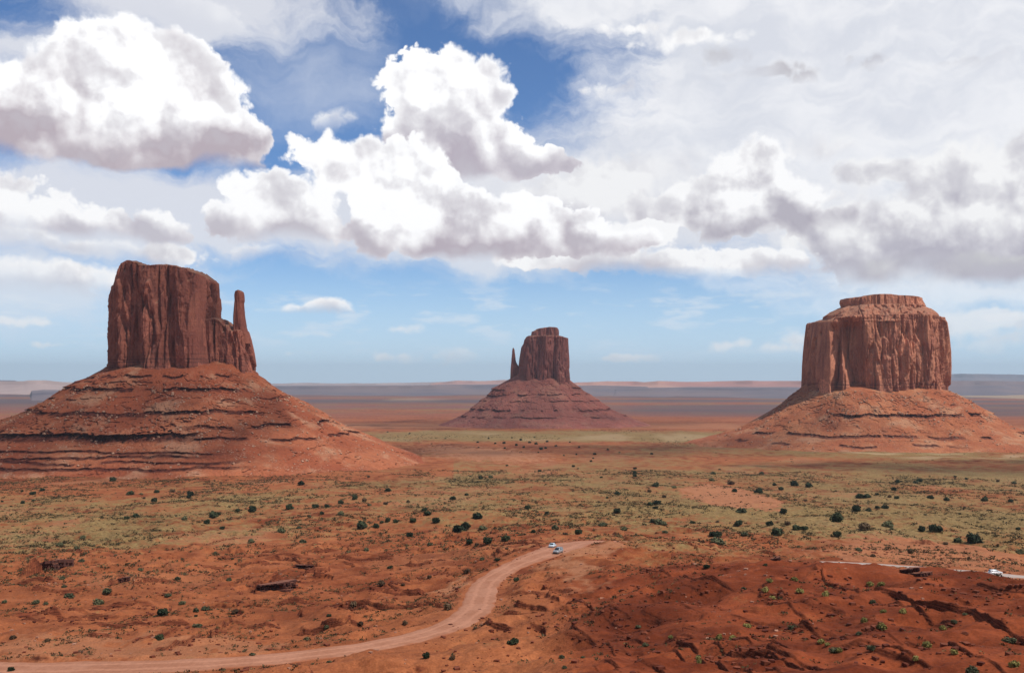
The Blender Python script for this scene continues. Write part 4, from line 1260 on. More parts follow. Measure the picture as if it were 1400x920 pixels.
tableland(-500, 150, 12500, [(-500, 520), (0, 521), (32, 521), (38, 520), (62, 520), (90, 522.5), (150, 525)], mat_far_c, seed=1, jag=4)
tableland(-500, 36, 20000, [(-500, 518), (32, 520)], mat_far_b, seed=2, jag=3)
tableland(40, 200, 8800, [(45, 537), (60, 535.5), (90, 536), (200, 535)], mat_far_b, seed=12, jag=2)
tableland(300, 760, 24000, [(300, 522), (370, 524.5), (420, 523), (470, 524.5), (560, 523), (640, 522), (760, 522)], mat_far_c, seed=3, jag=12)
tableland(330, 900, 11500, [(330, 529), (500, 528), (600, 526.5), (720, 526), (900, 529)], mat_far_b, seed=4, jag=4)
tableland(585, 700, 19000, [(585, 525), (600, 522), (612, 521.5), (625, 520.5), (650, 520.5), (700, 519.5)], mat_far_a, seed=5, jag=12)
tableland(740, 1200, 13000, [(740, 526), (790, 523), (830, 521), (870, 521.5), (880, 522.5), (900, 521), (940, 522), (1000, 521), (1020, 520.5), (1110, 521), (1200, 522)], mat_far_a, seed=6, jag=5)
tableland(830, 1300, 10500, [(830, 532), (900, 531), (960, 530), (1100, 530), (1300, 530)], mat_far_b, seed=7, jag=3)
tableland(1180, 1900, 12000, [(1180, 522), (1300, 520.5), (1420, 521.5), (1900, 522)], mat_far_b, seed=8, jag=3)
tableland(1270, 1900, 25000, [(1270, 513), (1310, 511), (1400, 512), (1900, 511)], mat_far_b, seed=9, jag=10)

# ------------------------------------------------------------------ plants
def leaf_material(name, a, b_, rough=0.8, vscale=2.0):
    m, t, b = make_mat(name)
    rnd = t.new('ShaderNodeObjectInfo').outputs['Random']
    c = t.new('ShaderNodeTexCoord').outputs['Object']
    n = t.noise(c, vscale, 4.0, 0.6)
    col = t.mix(t.remap(t.m('ADD', n, t.m('MULTIPLY', t.m('SUBTRACT', rnd, 0.5), 0.35)), 0.35, 0.68), a, b_)
    t.put(b.inputs['Base Color'], col)
    b.inputs['Roughness'].default_value = rough
    b.inputs['Specular IOR Level'].default_value = 0.2
    return m
mat_juniper = leaf_material('juniper_foliage', (0.020, 0.030, 0.014), (0.058, 0.070, 0.032))
mat_sage = leaf_material('grey_green_foliage', (0.060, 0.066, 0.034), (0.130, 0.128, 0.062))
mat_yellow = leaf_material('yellow_green_foliage', (0.165, 0.145, 0.042), (0.31, 0.26, 0.080))
mat_brown = leaf_material('dry_brush', (0.070, 0.040, 0.022), (0.135, 0.085, 0.045))
mat_bark = simple_mat('juniper_bark', (0.085, 0.055, 0.038), 0.95, 0.3, 6.0)

def crown_mesh(name, seed, n=620, wide=1.0, tall=0.8, leaf=0.055, clumps=9, gap=0.35, base=0.0):
    """foliage: leaf-sized faces gathered in clumps, unit width"""
    rs = np.random.RandomState(seed)
    cc_ = []
    for i in range(clumps):
        a = rs.rand() * 2 * np.pi; r = (0.30 if tall > 0.55 else 0.22) * np.sqrt(rs.rand())
        cc_.append((math.cos(a) * r * wide, math.sin(a) * r * wide, base + tall * (0.20 + 0.5 * rs.rand() * (1 - r)), (0.15 if tall > 0.55 else 0.19) + 0.13 * rs.rand()))
    cc_ = np.array(cc_)
    k = rs.randint(0, clumps, n)
    d = rs.normal(size=(n, 3)); d /= np.linalg.norm(d, axis=1)[:, None]
    rr_ = (0.45 + 0.6 * rs.rand(n) ** 0.5)[:, None]
    c = cc_[k, :3] + d * cc_[k, 3][:, None] * rr_ * np.array([1, 1, 0.85])
    mid_ = rs.rand(n) < 0.22                       # leaves over the woody middle join the clumps
    am, rm = rs.rand(n) * 2 * np.pi, 0.36 * np.sqrt(rs.rand(n))
    c[mid_] = np.stack([np.cos(am) * rm * wide, np.sin(am) * rm * wide, base + tall * (0.12 + 0.30 * rs.rand(n))], 1)[mid_]
    c[:, 2] = np.maximum(c[:, 2], 0.03 + 0.05 * rs.rand(n))
    t1 = np.cross(d + 0.5 * rs.normal(size=(n, 3)), rs.normal(size=(n, 3))); t1 /= np.linalg.norm(t1, axis=1)[:, None]
    t2 = np.cross(t1, d + 0.6 * rs.normal(size=(n, 3))); t2 /= np.linalg.norm(t2, axis=1)[:, None]
    s = (leaf * (0.6 + 0.9 * rs.rand(n)))[:, None]
    # rooted together: the leaf cloud stands on a low woody base
    V_ = np.stack([c - t1 * s - t2 * s * 0.7, c + t1 * s - t2 * s * 0.5, c + t1 * s * 0.6 + t2 * s, c - t1 * s * 0.5 + t2 * s * 0.8], 1).reshape(-1, 3)
    return mesh_np(name, V_, np.arange(4 * n).reshape(-1, 4), False)

def trunk_mesh(name, seed, h=0.45, r=0.035):
    rs = np.random.RandomState(seed)
    V_, F_ = [], []
    def limb(p0_, p1_, r0, r1, seg=5, sides=6):
        nonlocal V_, F_
        o = len(V_)
        p0_, p1_ = np.array(p0_, float), np.array(p1_, float)
        mid_ = (p0_ + p1_) / 2 + rs.normal(size=3) * 0.03
        for i in range(seg + 1):
            t = i / seg
            c = (1 - t) ** 2 * p0_ + 2 * t * (1 - t) * mid_ + t * t * p1_
            rad_ = r0 + (r1 - r0) * t
            for k in range(sides):
                a = 2 * math.pi * k / sides
                V_.append(c + np.array([math.cos(a) * rad_, math.sin(a) * rad_, 0]))
        for i in range(seg):
            for k in range(sides):
                F_.append((o + i * sides + k, o + i * sides + (k + 1) % sides, o + (i + 1) * sides + (k + 1) % sides, o + (i + 1) * sides + k))
    limb((0, 0, -0.12), (0.02, 0.01, h * 0.5), r * 1.4, r)
    for i in range(5):
        a = i * 1.3 + rs.rand()
        limb((0.01, 0.0, h * (0.1 + 0.1 * i)), (math.cos(a) * 0.28, math.sin(a) * 0.28, h * (0.7 + 0.12 * i)), r * 0.8, r * 0.25)
    return mesh_np(name, V_, F_)

crown_kinds = {
    'juniper': [crown_mesh('crown', 100 + i, 900, 0.95 + 0.2 * (i % 2), 0.66 + 0.08 * (i % 3), 0.052, 10 + i % 3) for i in range(6)],
    'sage': [crown_mesh('crown', 200 + i, 520, 1.1, 0.42, 0.056, 9, base=0.02) for i in range(4)],
    'yellow': [crown_mesh('crown', 300 + i, 480, 1.0, 0.50, 0.056, 7, base=0.02) for i in range(3)],
    'brown': [crown_mesh('crown', 400 + i, 460, 1.0, 0.50, 0.052, 8, base=0.02) for i in range(3)],
}
for kk, mm in (('juniper', mat_juniper), ('sage', mat_sage), ('yellow', mat_yellow), ('brown', mat_brown)):
    for me in crown_kinds[kk]:
        me.materials.append(mm)
trunks = [trunk_mesh('trunk', 500 + i) for i in range(3)]
for me in trunks:
    me.materials.append(mat_bark)

# (u, v of the middle, width in px, kind) read from the photograph; j juniper, s grey-green, y yellow, b brown
PL = """154 655 9 j;45 673 9 j;58 669 7 j;30 671 4 j;31 686 7 j;46 683 6 s;3 685 4 j;178 673 11 j;193 674 6 s;197 680 5 b;214 671 8 j;211 683 9 j;226 664 4 b;235 670 9 b;260 675 9 j;258 679 6 j;
186 704 10 j;173 707 8 j;252 707 10 s;325 697 8 j;345 696 11 j;292 704 12 j;299 702 7 j;283 713 9 j;304 721 7 j;344 739 10 s;318 763 5 j;322 770 4 b;294 755 6 s;158 758 6 b;147 806 14 s;135 821 15 s;49 822 10 s;63 824 7 s;
223 837 15 j;249 823 10 s;281 830 12 s;268 833 9 s;271 853 14 s;218 870 14 j;268 841 5 j;15 915 9 j;65 874 8 b;88 800 8 s;82 743 10 s;105 748 9 s;113 733 8 s;322 835 12 b;313 791 8 s;85 789 8 s;230 812 10 s;111 765 9 s;192 778 8 s;243 789 9 s;345 893 9 s;94 813 14 s;6 821 8 s;18 869 11 b;
412 660 10 j;504 651 5 b;530 669 9 j;396 693 11 j;431 691 10 j;447 691 8 j;440 701 7 j;466 686 9 j;485 680 8 j;498 683 8 b;505 689 6 s;527 687 8 b;466 701 10 s;423 705 6 s;558 685 6 b;619 680 9 j;638 675 7 j;657 653 7 j;671 651 7 s;580 695 9 j;585 701 10 j;565 711 9 j;596 711 11 j;653 704 16 j;628 721 20 j;637 718 14 j;660 720 12 s;541 712 8 j;530 711 7 j;522 713 6 j;514 719 9 j;495 718 15 j;560 730 11 j;642 740 11 j;666 740 12 j;691 736 12 j;652 744 7 b;533 774 8 j;587 788 8 b;638 779 12 b;680 764 8 j;659 763 7 s;693 749 6 b;521 796 13 b;484 825 13 b;450 841 7 j;447 855 9 s;419 871 9 s;493 852 10 b;554 851 8 b;583 896 11 j;618 898 10 b;698 878 9 j;385 724 12 s;414 739 11 s;409 720 8 s;438 721 6 b;501 750 9 s;551 798 7 b;612 829 14 b;650 857 7 b;450 903 8 s;588 743 8 s;556 749 5 b;
896 662 10 j;868 646 6 j;844 674 8 j;721 693 8 j;748 701 7 j;844 698 9 j;899 686 11 j;889 688 9 j;896 693 9 j;922 665 7 s;888 671 6 b;824 715 13 s;759 720 12 s;791 726 12 j;773 729 8 b;729 726 7 j;853 722 10 s;901 712 13 s;893 711 10 s;908 715 10 s;909 726 8 s;947 713 8 j;981 712 6 b;1009 714 12 j;978 729 15 j;981 738 20 s;1018 728 12 s;1037 669 16 j;1004 670 8 j;973 655 8 s;1013 696 16 s;1000 659 10 b;1041 646 7 s;706 792 9 j;703 877 11 j;966 774 9 j;1046 771 7 j;873 855 9 s;955 896 8 s;956 904 7 y;822 652 4 j;830 680 4 j;908 678 7 b;1017 803 9 s;883 880 9 s;768 897 8 s;797 897 6 s;772 911 8 s;
1086 661 11 j;1106 663 10 j;1068 668 7 j;1059 662 6 j;1227 658 7 j;1257 656 9 j;1252 658 8 s;1222 668 8 j;1176 677 12 j;1185 677 12 j;1199 675 6 j;1216 678 6 b;1226 680 6 j;1272 679 9 j;1294 682 8 j;1101 683 6 b;1071 698 10 j;1171 695 13 j;1187 696 9 j;1200 692 8 j;1210 692 10 j;1144 708 17 j;1052 715 10 j;1077 715 9 b;1089 720 13 j;1100 721 9 j;1062 726 18 j;1145 731 11 j;1182 719 18 b;1213 715 16 s;1219 722 6 s;1260 723 10 j;1276 722 12 j;1284 722 12 j;1309 737 12 j;1333 735 24 j;1394 753 12 s;1392 722 7 j;1346 682 10 j;1382 684 8 j;1387 659 7 s;1364 657 5 b;1319 693 5 b;1265 703 4 j;1306 651 4 j;1321 654 4 j;1245 754 8 b;1174 750 10 s;1193 758 10 b;1293 742 8 b;1083 856 12 s;1191 884 13 s;1141 887 15 s;1147 889 8 y;1305 848 10 s;1380 873 18 s;1330 916 18 s;
1268 882 10 y;1290 858 9 y;1207 856 12 y;1182 848 8 y;1207 835 8 y;1193 822 9 s;1204 798 9 y;1190 798 8 y;1087 792 8 y;1094 807 9 y;1128 812 8 y;1386 908 12 y;1305 891 9 y;1022 854 10 y;1001 871 8 y;982 871 8 y;1046 806 8 y;1052 793 8 y;917 871 6 y;955 900 7 y;1057 816 8 y;1122 876 9 y;1131 880 7 y;1174 865 9 s;1320 838 8 s;1234 835 8 y;1252 900 8 y;
689 605 5 j;706 608 4 j;724 604 5 j;740 613 5 j;746 612 4 j;653 604 4 j;733 606 5 j;716 611 4 j;712 601 4 j;700 598 3 j;731 597 3 j;748 603 4 j;760 609 4 j;779 604 3 j;792 611 3 j;668 599 3 j;677 606 3 j;690 612 4 j;813 620 5 j;788 621 3 j;808 630 4 j;811 626 3 j;784 637 4 j;831 614 4 s;847 618 3 s;868 640 5 j;868 650 6 j;771 622 3 s;790 640 3 j;736 618 3 s;693 636 4 j;738 643 5 j;654 611 3 j;609 599 3 s;560 592 3 s;530 590 3 s;590 606 3 s;975 646 7 s;984 641 4 s;891 620 4 j"""
SCALE = 1.0
cnt = {}
zone_names = []
def zone(u, v, d):
    if d > 1500: return 'far out on the valley floor between the two front buttes'
    if v < 650: return 'on the valley floor beyond the sandy flat'
    if u < 350:
        return 'on the plain at the foot of the left butte' if v < 730 else 'on the red ledgy ground at the lower left above the road'
    if u < 700:
        if v > 840: return 'beside the near bend of the dirt road'
        return 'on the plain left of the dirt road' if v < 746 else 'among the ledges left of the dirt road'
    if u < 930:
        if v > 760: return 'on the red slope right of the dirt road'
        return 'on the plain behind the two cars'
    if v > 778: return 'on the dark red ledgy hill at the lower right'
    if u < 1110: return 'around the bare sandy flat right of centre'
    return 'on the orange plain behind the pale road at the right'
SPECIAL = {(628, 721): 'largest dark juniper of the clump left of the dirt road', (637, 718): 'dark juniper behind the right side of the largest juniper left of the road',
           (1333, 735): 'biggest rounded dark juniper above the white car at the far right', (1309, 737): 'round juniper just left of the biggest juniper at the right edge',
           (653, 704): 'wide flat dark juniper above and right of the largest clump', (706, 792): 'small dark upright juniper standing at the right kerb of the dirt road bend',
           (791, 726): 'round dark juniper on a short trunk behind and right of the two cars', (759, 720): 'grey green juniper straight behind the two cars',
           (773, 729): 'small brown shrub between the two larger shrubs behind the cars', (1144, 708): 'wide dark juniper on orange soil left of the row of four',
           (703, 877): 'dark juniper right of the near road bend on the red slope', (583, 896): 'dark juniper just below the near road bend',
           (223, 837): 'dark teal juniper alone on the lower left slope', (218, 870): 'dark juniper beside the long dark ledge at the lower left',
           (15, 915): 'dark bush at the bottom left corner below the road', (1037, 669): 'dark wide juniper at the far edge of the bare sandy flat',
           (966, 774): 'dark shrub left of the small pale patch of road', (1046, 771): 'small dark shrub on the crest of the dark red hill',
           (154, 655): 'green bush right at the foot of the striped beds below the left butte', (412, 660): 'lone juniper under the right foot of the left butte',
           (981, 738): 'broad grey green thicket in front of the juniper below the sandy flat', (978, 729): 'dark juniper behind the broad grey green thicket'}
kindname = {'j': ('juniper', 'juniper', 'dark green juniper'), 's': ('sage', 'sagebrush', 'grey green bush'), 'y': ('yellow', 'rabbitbrush', 'yellow green shrub'), 'b': ('brown', 'dry_shrub', 'dry brown shrub')}
def size_word(px):
    return 'tiny' if px < 6 else ('small' if px < 9.5 else ('medium' if px < 13.5 else 'large'))
n_pl = 0
def plant(u, v, px, kd, label=None):
    global n_pl
    vb = v + px * 0.30
    q = cast(u, vb, ground_at, 90, 6000, 2600)
    if q is None: return
    d = q[1]
    w = px * d / FPX * 1.12
    w = min(w, 9.0) * (1.35 if kd == 'y' else 1.0)
    kn, nm, words = kindname[kd]
    rs = random.Random(n_pl * 7 + 3)
    me = rs.choice(crown_kinds[kn])
    lab = label or SPECIAL.get((u, v)) or '%s %s %s' % (size_word(px), words, zone(u, v, d))
    grp = None if (u, v) in SPECIAL else lab.replace('tiny ', '').replace('small ', '').replace('medium ', '').replace('large ', '')
    h = w * rs.uniform(0.75, 1.2) * (1.0 if kd == 'j' else 0.95)
    rz = rs.uniform(0, 6.28)
    if kd == 'j':
        e = empty(nm, (q[0], q[1], q[2] - 0.03 * w), lab, 'juniper', rz=rz)
        e['group'] = 'dark junipers dotted over the valley'
        e.scale = (w, w, h)
        c = obj('crown', me, None, e)
        t = obj('trunk', trunks[n_pl % 3], None, e)
    else:
        e = obj(nm, me)
        tag(e, lab, 'shrub', {'s': 'grey green bushes', 'y': 'yellow green shrubs', 'b': 'dry brown shrubs'}[kd])
        e.location = (q[0], q[1], q[2] - 0.03 * w); e.scale = (w, w, h); e.rotation_euler = (0, 0, rz)
    n_pl += 1
for row in PL.replace('\n', '').split(';'):
    f = row.split()
    plant(int(f[0]), int(f[1]), float(f[2]), f[3])

# ------------------------------------------------------------------ low scrub, one mass
def scatter(nmax, d0, d1, dens, seed, zones=None):
    rs = np.random.RandomState(seed)
    d = np.sqrt(d0 ** 2 + (d1 ** 2 - d0 ** 2) * rs.rand(nmax))
    a = (rs.rand(nmax) - 0.5) * 2 * math.radians(30.5)
    x, y = d * np.sin(a), d * np.cos(a)
    keep = rs.rand(nmax) < dens(x, y, d, a)
    x, y, d = x[keep], y[keep], d[keep]
    m = np.zeros(len(x), bool)
    for L in (MAIN_ROAD, SIDE_ROAD):
        q, _, lw = near_line(x, y, L)
        m |= q < lw + 0.4
    for poly, soft, amt in CLEARINGS_AND_LIT[:3]:
        m |= (poly_mask(x, y, poly, soft) > 0.5) & (rs.rand(len(x)) < amt)
    x, y, d = x[~m], y[~m], d[~m]
    return x, y, ground_at(x, y), d, rs

def tufts(name, mat, sets, blades=9, flat=0.6):
    Vs = []
    for (x, y, z, d, rs, s0, s1) in sets:
        n = len(x)
        s = s0 + (s1 - s0) * rs.rand(n) ** 2.2
        b = blades
        aa = rs.rand(n, b) * 2 * np.pi
        rr_ = rs.rand(n, b) ** 0.6 * 0.5
        el_ = rs.rand(n, b)
        cx_ = x[:, None] + np.cos(aa) * rr_ * s[:, None]; cy_ = y[:, None] + np.sin(aa) * rr_ * s[:, None]
        cz_ = z[:, None] + s[:, None] * (0.02 + 0.40 * flat * (1 - rr_ * 1.6).clip(0.05) * (0.5 + el_))
        c = np.stack([cx_, cy_, cz_], -1)
        t1 = rs.normal(size=(n, b, 3)); t1 /= np.linalg.norm(t1, axis=2)[..., None]
        t2 = rs.normal(size=(n, b, 3)); t2 /= np.linalg.norm(t2, axis=2)[..., None]
        k = (s * 0.24)[:, None, None]
        Vs.append(np.stack([c - t1 * k, c + t1 * k * 0.8 + t2 * k * 0.3, c + t2 * k], 2).reshape(-1, 3))
    V_ = np.concatenate(Vs)
    me = mesh_np(name, V_, np.arange(len(V_)).reshape(-1, 3), False)
    o = obj(name, me, mat)
    o['kind'] = 'stuff'
    return o

def dens_near(x, y, d, a):
    c = fbm2(x / 26.0, y / 38.0, 4, 201) + 0.35 * fbm2(x / 7.0, y / 9.0, 2, 205)
    right = sstep(0.0, 0.06, a) * (1 - sstep(240, 290, d))
    return np.clip(sstep(-0.15, 0.55, c) * (1 - 0.55 * right), 0.02, 1)
def dens_mid(x, y, d, a):
    c = fbm2(x / 60.0, y / 110.0, 4, 211) + 0.4 * fbm2(x / 14.0, y / 22.0, 2, 215)
    return np.clip(sstep(-0.35, 0.55, c), 0.05, 1)
def tuft_material(name, stops):
    m, t, b = make_mat(name)
    pos = t.new('ShaderNodeNewGeometry').outputs['Position']
    n = t.noise(pos, 0.22, 3.0, 0.7); n2_ = t.noise(pos, 0.9, 2.0, 0.6)
    c = t.mix(t.remap(n, 0.4, 0.6), stops[0], stops[1])
    c = t.mix(t.remap(n2_, 0.52, 0.62), c, stops[2])
    t.put(b.inputs['Base Color'], c)
    b.inputs['Roughness'].default_value = 0.9
    b.inputs['Specular IOR Level'].default_value = 0.1
    return m
mat_tuft_a = tuft_material('low_scrub', [(0.046, 0.042, 0.021), (0.095, 0.072, 0.034), (0.048, 0.026, 0.015)])
mat_tuft_b = tuft_material('pale_grass', [(0.17, 0.130, 0.055), (0.23, 0.170, 0.080), (0.12, 0.100, 0.044)])
A_ = scatter(46000, 118, 430, dens_near, 1)
B_ = scatter(75000, 400, 1250, dens_mid, 2)
C_ = scatter(16000, 1450, 2700, lambda x, y, d, a: np.clip(sstep(0.0, 0.5, fbm2(x / 240.0, y / 300.0, 4, 221)), 0.02, 1) * (0.3 + 0.7 * sstep(1900, 2000, d)), 3)
tufts('scrub', mat_tuft_a, [(*A_, 0.25, 1.6), (*B_, 0.7, 3.6), (*C_, 1.2, 4.4)], 11)
A2 = scatter(22000, 118, 430, dens_near, 4)
B2 = scatter(60000, 400, 1250, dens_mid, 5)
tufts('dry_grass', mat_tuft_b, [(*A2, 0.25, 1.0), (*B2, 0.7, 2.4)], 7, 0.4)

# ------------------------------------------------------------------ stones
mat_stone = simple_mat('red_stone', (0.170, 0.048, 0.024), 0.92, 0.45, 0.8, bump=0.4)
mat_stone_pale = simple_mat('pale_stone', (0.34, 0.17, 0.11), 0.92, 0.3, 0.8, bump=0.4)
mat_outcrop = simple_mat('dark_ledge_rock', (0.110, 0.028, 0.015), 0.9, 0.5, 0.7, bump=0.6)
cube_v = np.array([(-1, -1, -1), (1, -1, -1), (1, 1, -1), (-1, 1, -1), (-1, -1, 1), (1, -1, 1), (1, 1, 1), (-1, 1, 1)], float)
cube_f = np.array([(0, 3, 2, 1), (4, 5, 6, 7), (0, 1, 5, 4), (1, 2, 6, 5), (2, 3, 7, 6), (3, 0, 4, 7)])
def rubble(name, mat, x, y, z, rs, s0, s1):
    n = len(x)
    s = s0 + (s1 - s0) * rs.rand(n) ** 3.0
    V_ = np.empty((n, 8, 3))
    for i in range(n):
        a = rs.rand() * 6.28
        R = np.array([[math.cos(a), -math.sin(a), 0], [math.sin(a), math.cos(a), 0], [0, 0, 1]])
        c = cube_v * (0.55 + 0.5 * rs.rand(8, 3)) * np.array([1, 0.8, 0.55]) * s[i]
        V_[i] = c @ R.T + np.array([x[i], y[i], z[i] + s[i] * 0.18])
    F_ = (cube_f[None] + 8 * np.arange(n)[:, None, None]).reshape(-1, 4)
    o = obj(name, mesh_np(name, V_.reshape(-1, 3), F_, False), mat)
    o['kind'] = 'stuff'
    return o
def dens_rock(x, y, d, a):
    return sstep(0.12, 0.5, fbm2(x / 17.0, y / 17.0, 4, 301))
q = scatter(30000, 118, 480, dens_rock, 7)
rubble('rubble', mat_stone, q[0], q[1], q[2], q[4], 0.10, 0.60)
q = scatter(7000, 130, 420, lambda x, y, d, a: sstep(0.25, 0.6, fbm2(x / 14.0 + 5, y / 14.0, 4, 311)), 8)
rubble('pale_rubble', mat_stone_pale, q[0], q[1], q[2], q[4], 0.08, 0.50)

# broken blocks lying along the foot and lip of every ledge
bx_, by_ = [], []
rsL = np.random.RandomState(77)
for lp, lr_, rise, reach in _led:
    n = int((lp[-1] - lp[0]) * lr_.mean() * 1.5)
    ph = lp[0] + (lp[-1] - lp[0]) * rsL.rand(n)
    xx0, yy0 = np.sin(ph) * np.interp(ph, lp, lr_), np.cos(ph) * np.interp(ph, lp, lr_)
    rr0 = np.interp(ph, lp, lr_) + n2(xx0 / 5.0, yy0 / 5.0 * 0.3, 50) * 2.2 - 0.3 + rsL.normal(size=n) * 0.9 - rsL.rand(n) ** 3 * 4
    bx_.append(np.sin(ph) * rr0); by_.append(np.cos(ph) * rr0)
bx_ = np.concatenate(bx_); by_ = np.concatenate(by_)
rubble('ledge_blocks', mat_outcrop, bx_, by_, ground_at(bx_, by_), rsL, 0.12, 0.50)

def boulder_mesh(seed):
    import bmesh
    from mathutils import noise as mn
    bm = bmesh.new()
    bmesh.ops.create_icosphere(bm, subdivisions=3, radius=1.0)
    rs = random.Random(seed)
    planes = [(Vector((rs.uniform(-1, 1), rs.uniform(-1, 1), rs.uniform(-0.6, 1))).normalized(), rs.uniform(0.55, 0.85)) for _ in range(9)]
    for v_ in bm.verts:
        for n_, h_ in planes:
            s_ = v_.co.dot(n_)
            if s_ > h_: v_.co -= n_ * (s_ - h_)
        v_.co *= 1 + 0.10 * mn.noise(v_.co * 2.2 + Vector((seed, 0, 0)))
        v_.co.z *= 0.72
    me = bpy.data.meshes.new('boulder'); bm.to_mesh(me); bm.free()
    me.materials.append(mat_stone)
    return me
bmes = [boulder_mesh(i) for i in range(5)]
def place_boulder(u, v, px, label, group, i):
    q = cast(u, v, ground_at, 90, 1500, 2400)
    if q is None: return
    o = bpy.data.objects.new('boulder', bmes[i % 5]); COL.objects.link(o)
    w = px * q[1] / FPX / 2
    o.location = (q[0], q[1], q[2] + w * 0.15); o.scale = (w, w * 0.85, w * 0.9); o.rotation_euler = (0, 0, i * 1.7)
    tag(o, label, 'boulder', group)
STONE_LINES = [
    ([(613, 818), (618, 810), (628, 800), (640, 791), (652, 786)], 15, 'small red kerb stone in the row at the left bend of the dirt road'),
    ([(683, 838), (678, 826), (682, 812), (684, 800), (690, 791), (700, 786)], 14, 'small red kerb stone in the row along the right side of the dirt road'),
    ([(787, 739), (800, 737), (815, 738), (830, 737), (850, 736)], 12, 'small red stone in the row closing the turnout behind the cars'),
    ([(782, 745), (775, 752), (768, 758), (758, 764), (748, 769)], 10, 'small red stone in the row between the dirt road and the turnout'),
    ([(700, 768), (715, 762), (728, 756), (738, 750)], 9, 'dark red stone at the left edge of the dirt road before the cars'),
]
ib = 0
for line, n, lab in STONE_LINES:
    l = np.array(line, float)
    for t in np.linspace(0, len(l) - 1, n):
        k = int(min(t, len(l) - 2)); f = t - k
        p = l[k] * (1 - f) + l[k + 1] * f
        rs = random.Random(ib)
        place_boulder(p[0] + rs.uniform(-1.5, 1.5), p[1] + rs.uniform(-1, 1), rs.uniform(2.0, 4.2), lab, 'stones lining the dirt road', ib)
        ib += 1
for u, v, px in [(795, 823, 9), (806, 828, 8), (812, 832, 7), (785, 830, 6), (824, 836, 8), (838, 842, 8), (800, 853, 6), (778, 838, 5), (755, 823, 6), (860, 868, 6), (881, 866, 11), (886, 873, 8), (790, 845, 5), (768, 832, 5), (845, 847, 6)]:
    place_boulder(u, v, px, 'angular red boulder in the broken rubble right of the dirt road', 'boulders in the rubble right of the dirt road', ib); ib += 1
for u, v, px in [(1319, 866, 11), (1308, 826, 7), (1325, 823, 8), (1255, 850, 6), (1240, 872, 6), (1240, 880, 8), (1165, 815, 8), (1155, 812, 7), (1068, 815, 10), (1075, 820, 8)]:
    place_boulder(u, v, px, 'angular boulder on the dark red hill at the lower right', 'boulders on the dark red hill', ib); ib += 1
for u, v, px in [(205, 880, 6), (250, 877, 6), (296, 863, 6), (310, 853, 7), (375, 848, 6), (380, 854, 5), (371, 862, 6), (330, 812, 8), (318, 806, 7), (300, 800, 6), (340, 818, 6), (285, 870, 5)]:
    place_boulder(u, v, px, 'small red boulder among the ledges at the lower left', 'boulders among the lower left ledges', ib); ib += 1

def outcrop_material():
    m, t, b = make_mat('undercut_outcrop_rock')
    g_ = t.new('ShaderNodeNewGeometry')
    _, _, nz = t.sep(g_.outputs['Normal'])
    n = t.noise(g_.outputs['Position'], 0.9, 5.0, 0.65)
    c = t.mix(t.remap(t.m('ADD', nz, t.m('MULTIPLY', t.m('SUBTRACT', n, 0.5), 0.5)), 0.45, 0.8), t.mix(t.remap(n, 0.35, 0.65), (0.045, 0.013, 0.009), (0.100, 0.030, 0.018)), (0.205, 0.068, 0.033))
    t.put(b.inputs['Base Color'], c)
    b.inputs['Roughness'].default_value = 0.95
    return m
mat_outcrop2 = outcrop_material()

def outcrop_mesh(seed, w, dpt, h, layers=5):
    """a short cliff of stacked beds, undercut in front"""
    rs = np.random.RandomState(seed)
    na = 90
    A = np.linspace(0, 2 * np.pi, na, endpoint=False)
    rings = []
    zc = -0.5 * h
    zz = np.linspace(-0.9 * h, h, 34)
    lay = np.floor((zz + 0.9 * h) / (1.9 * h) * layers * 0.999).astype(int)
    offs = 0.80 + 0.22 * rs.rand(layers); offs[-1] = 1.05; offs[-2] = 1.0
    for i, z_ in enumerate(zz):
        c, s = np.cos(A), np.sin(A)
        X = np.sign(c) * np.abs(c) ** 0.7; Y = np.sign(s) * np.abs(s) ** 0.7
        r_ = offs[lay[i]] * (1 + 0.26 * fbm2(X * 1.6 + seed, Y * 1.6 + lay[i] * 0.35, 4, seed) + 0.12 * np.round(fbm2(X * 6, Y * 6 + lay[i], 2, seed + 3) * 3) / 3)
        wedge = 0.45 + 0.55 * (X + 1) / 2
        rings.append(np.stack([X * w / 2 * r_, Y * dpt / 2 * r_, (z_ if z_ < 0 else z_ * wedge) + 0.04 * h * fbm2(X * 2, Y * 2, 2, seed + 1)], -1))
    for k in range(1, 8):
        q_ = 1 - k / 7.3
        last = rings[33]
        rings.append(np.stack([last[:, 0] * q_, last[:, 1] * q_, last[:, 2] + 0.05 * h * fbm2(last[:, 0] * q_, last[:, 1] * q_, 2, 7)], -1))
    return mesh_np('rock_outcrop', np.array(rings).reshape(-1, 3), grid_quads(len(rings), na, True), False)
for u, v, wpx, hpx, lab in [(66, 777, 30, 20, 'tall dark overhanging rock outcrop at the left edge of the picture'),
                            (374, 805, 42, 12, 'wide dark undercut rock slab in the middle of the left ground'),
                            (163, 795, 18, 9, 'small dark pointed rock ledge right of the tall outcrop'),
                            (424, 777, 34, 5, 'low flat dark rock ledge above the wide undercut slab'),
                            (1248, 783, 20, 11, 'dark block of rock on the crest in front of the pale road'),
                            (1264, 788, 18, 10, 'dark lower block of rock right beside the crest block'),
                            (1062, 766, 9, 9, 'small pointed dark rock on the crest of the red hill')]:
    q = cast(u, v, ground_at, 90, 1500, 2400)
    w = wpx * q[1] / FPX; h = hpx * q[1] / FPX * 0.62
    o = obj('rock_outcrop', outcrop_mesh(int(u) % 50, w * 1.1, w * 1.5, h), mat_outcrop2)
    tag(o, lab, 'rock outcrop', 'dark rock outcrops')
    o.location = (q[0], q[1] + w * 0.6, q[2] - h * 0.15); o.rotation_euler = (-0.16, 0.05 * math.sin(u), 0.3 * math.sin(u * 1.7))

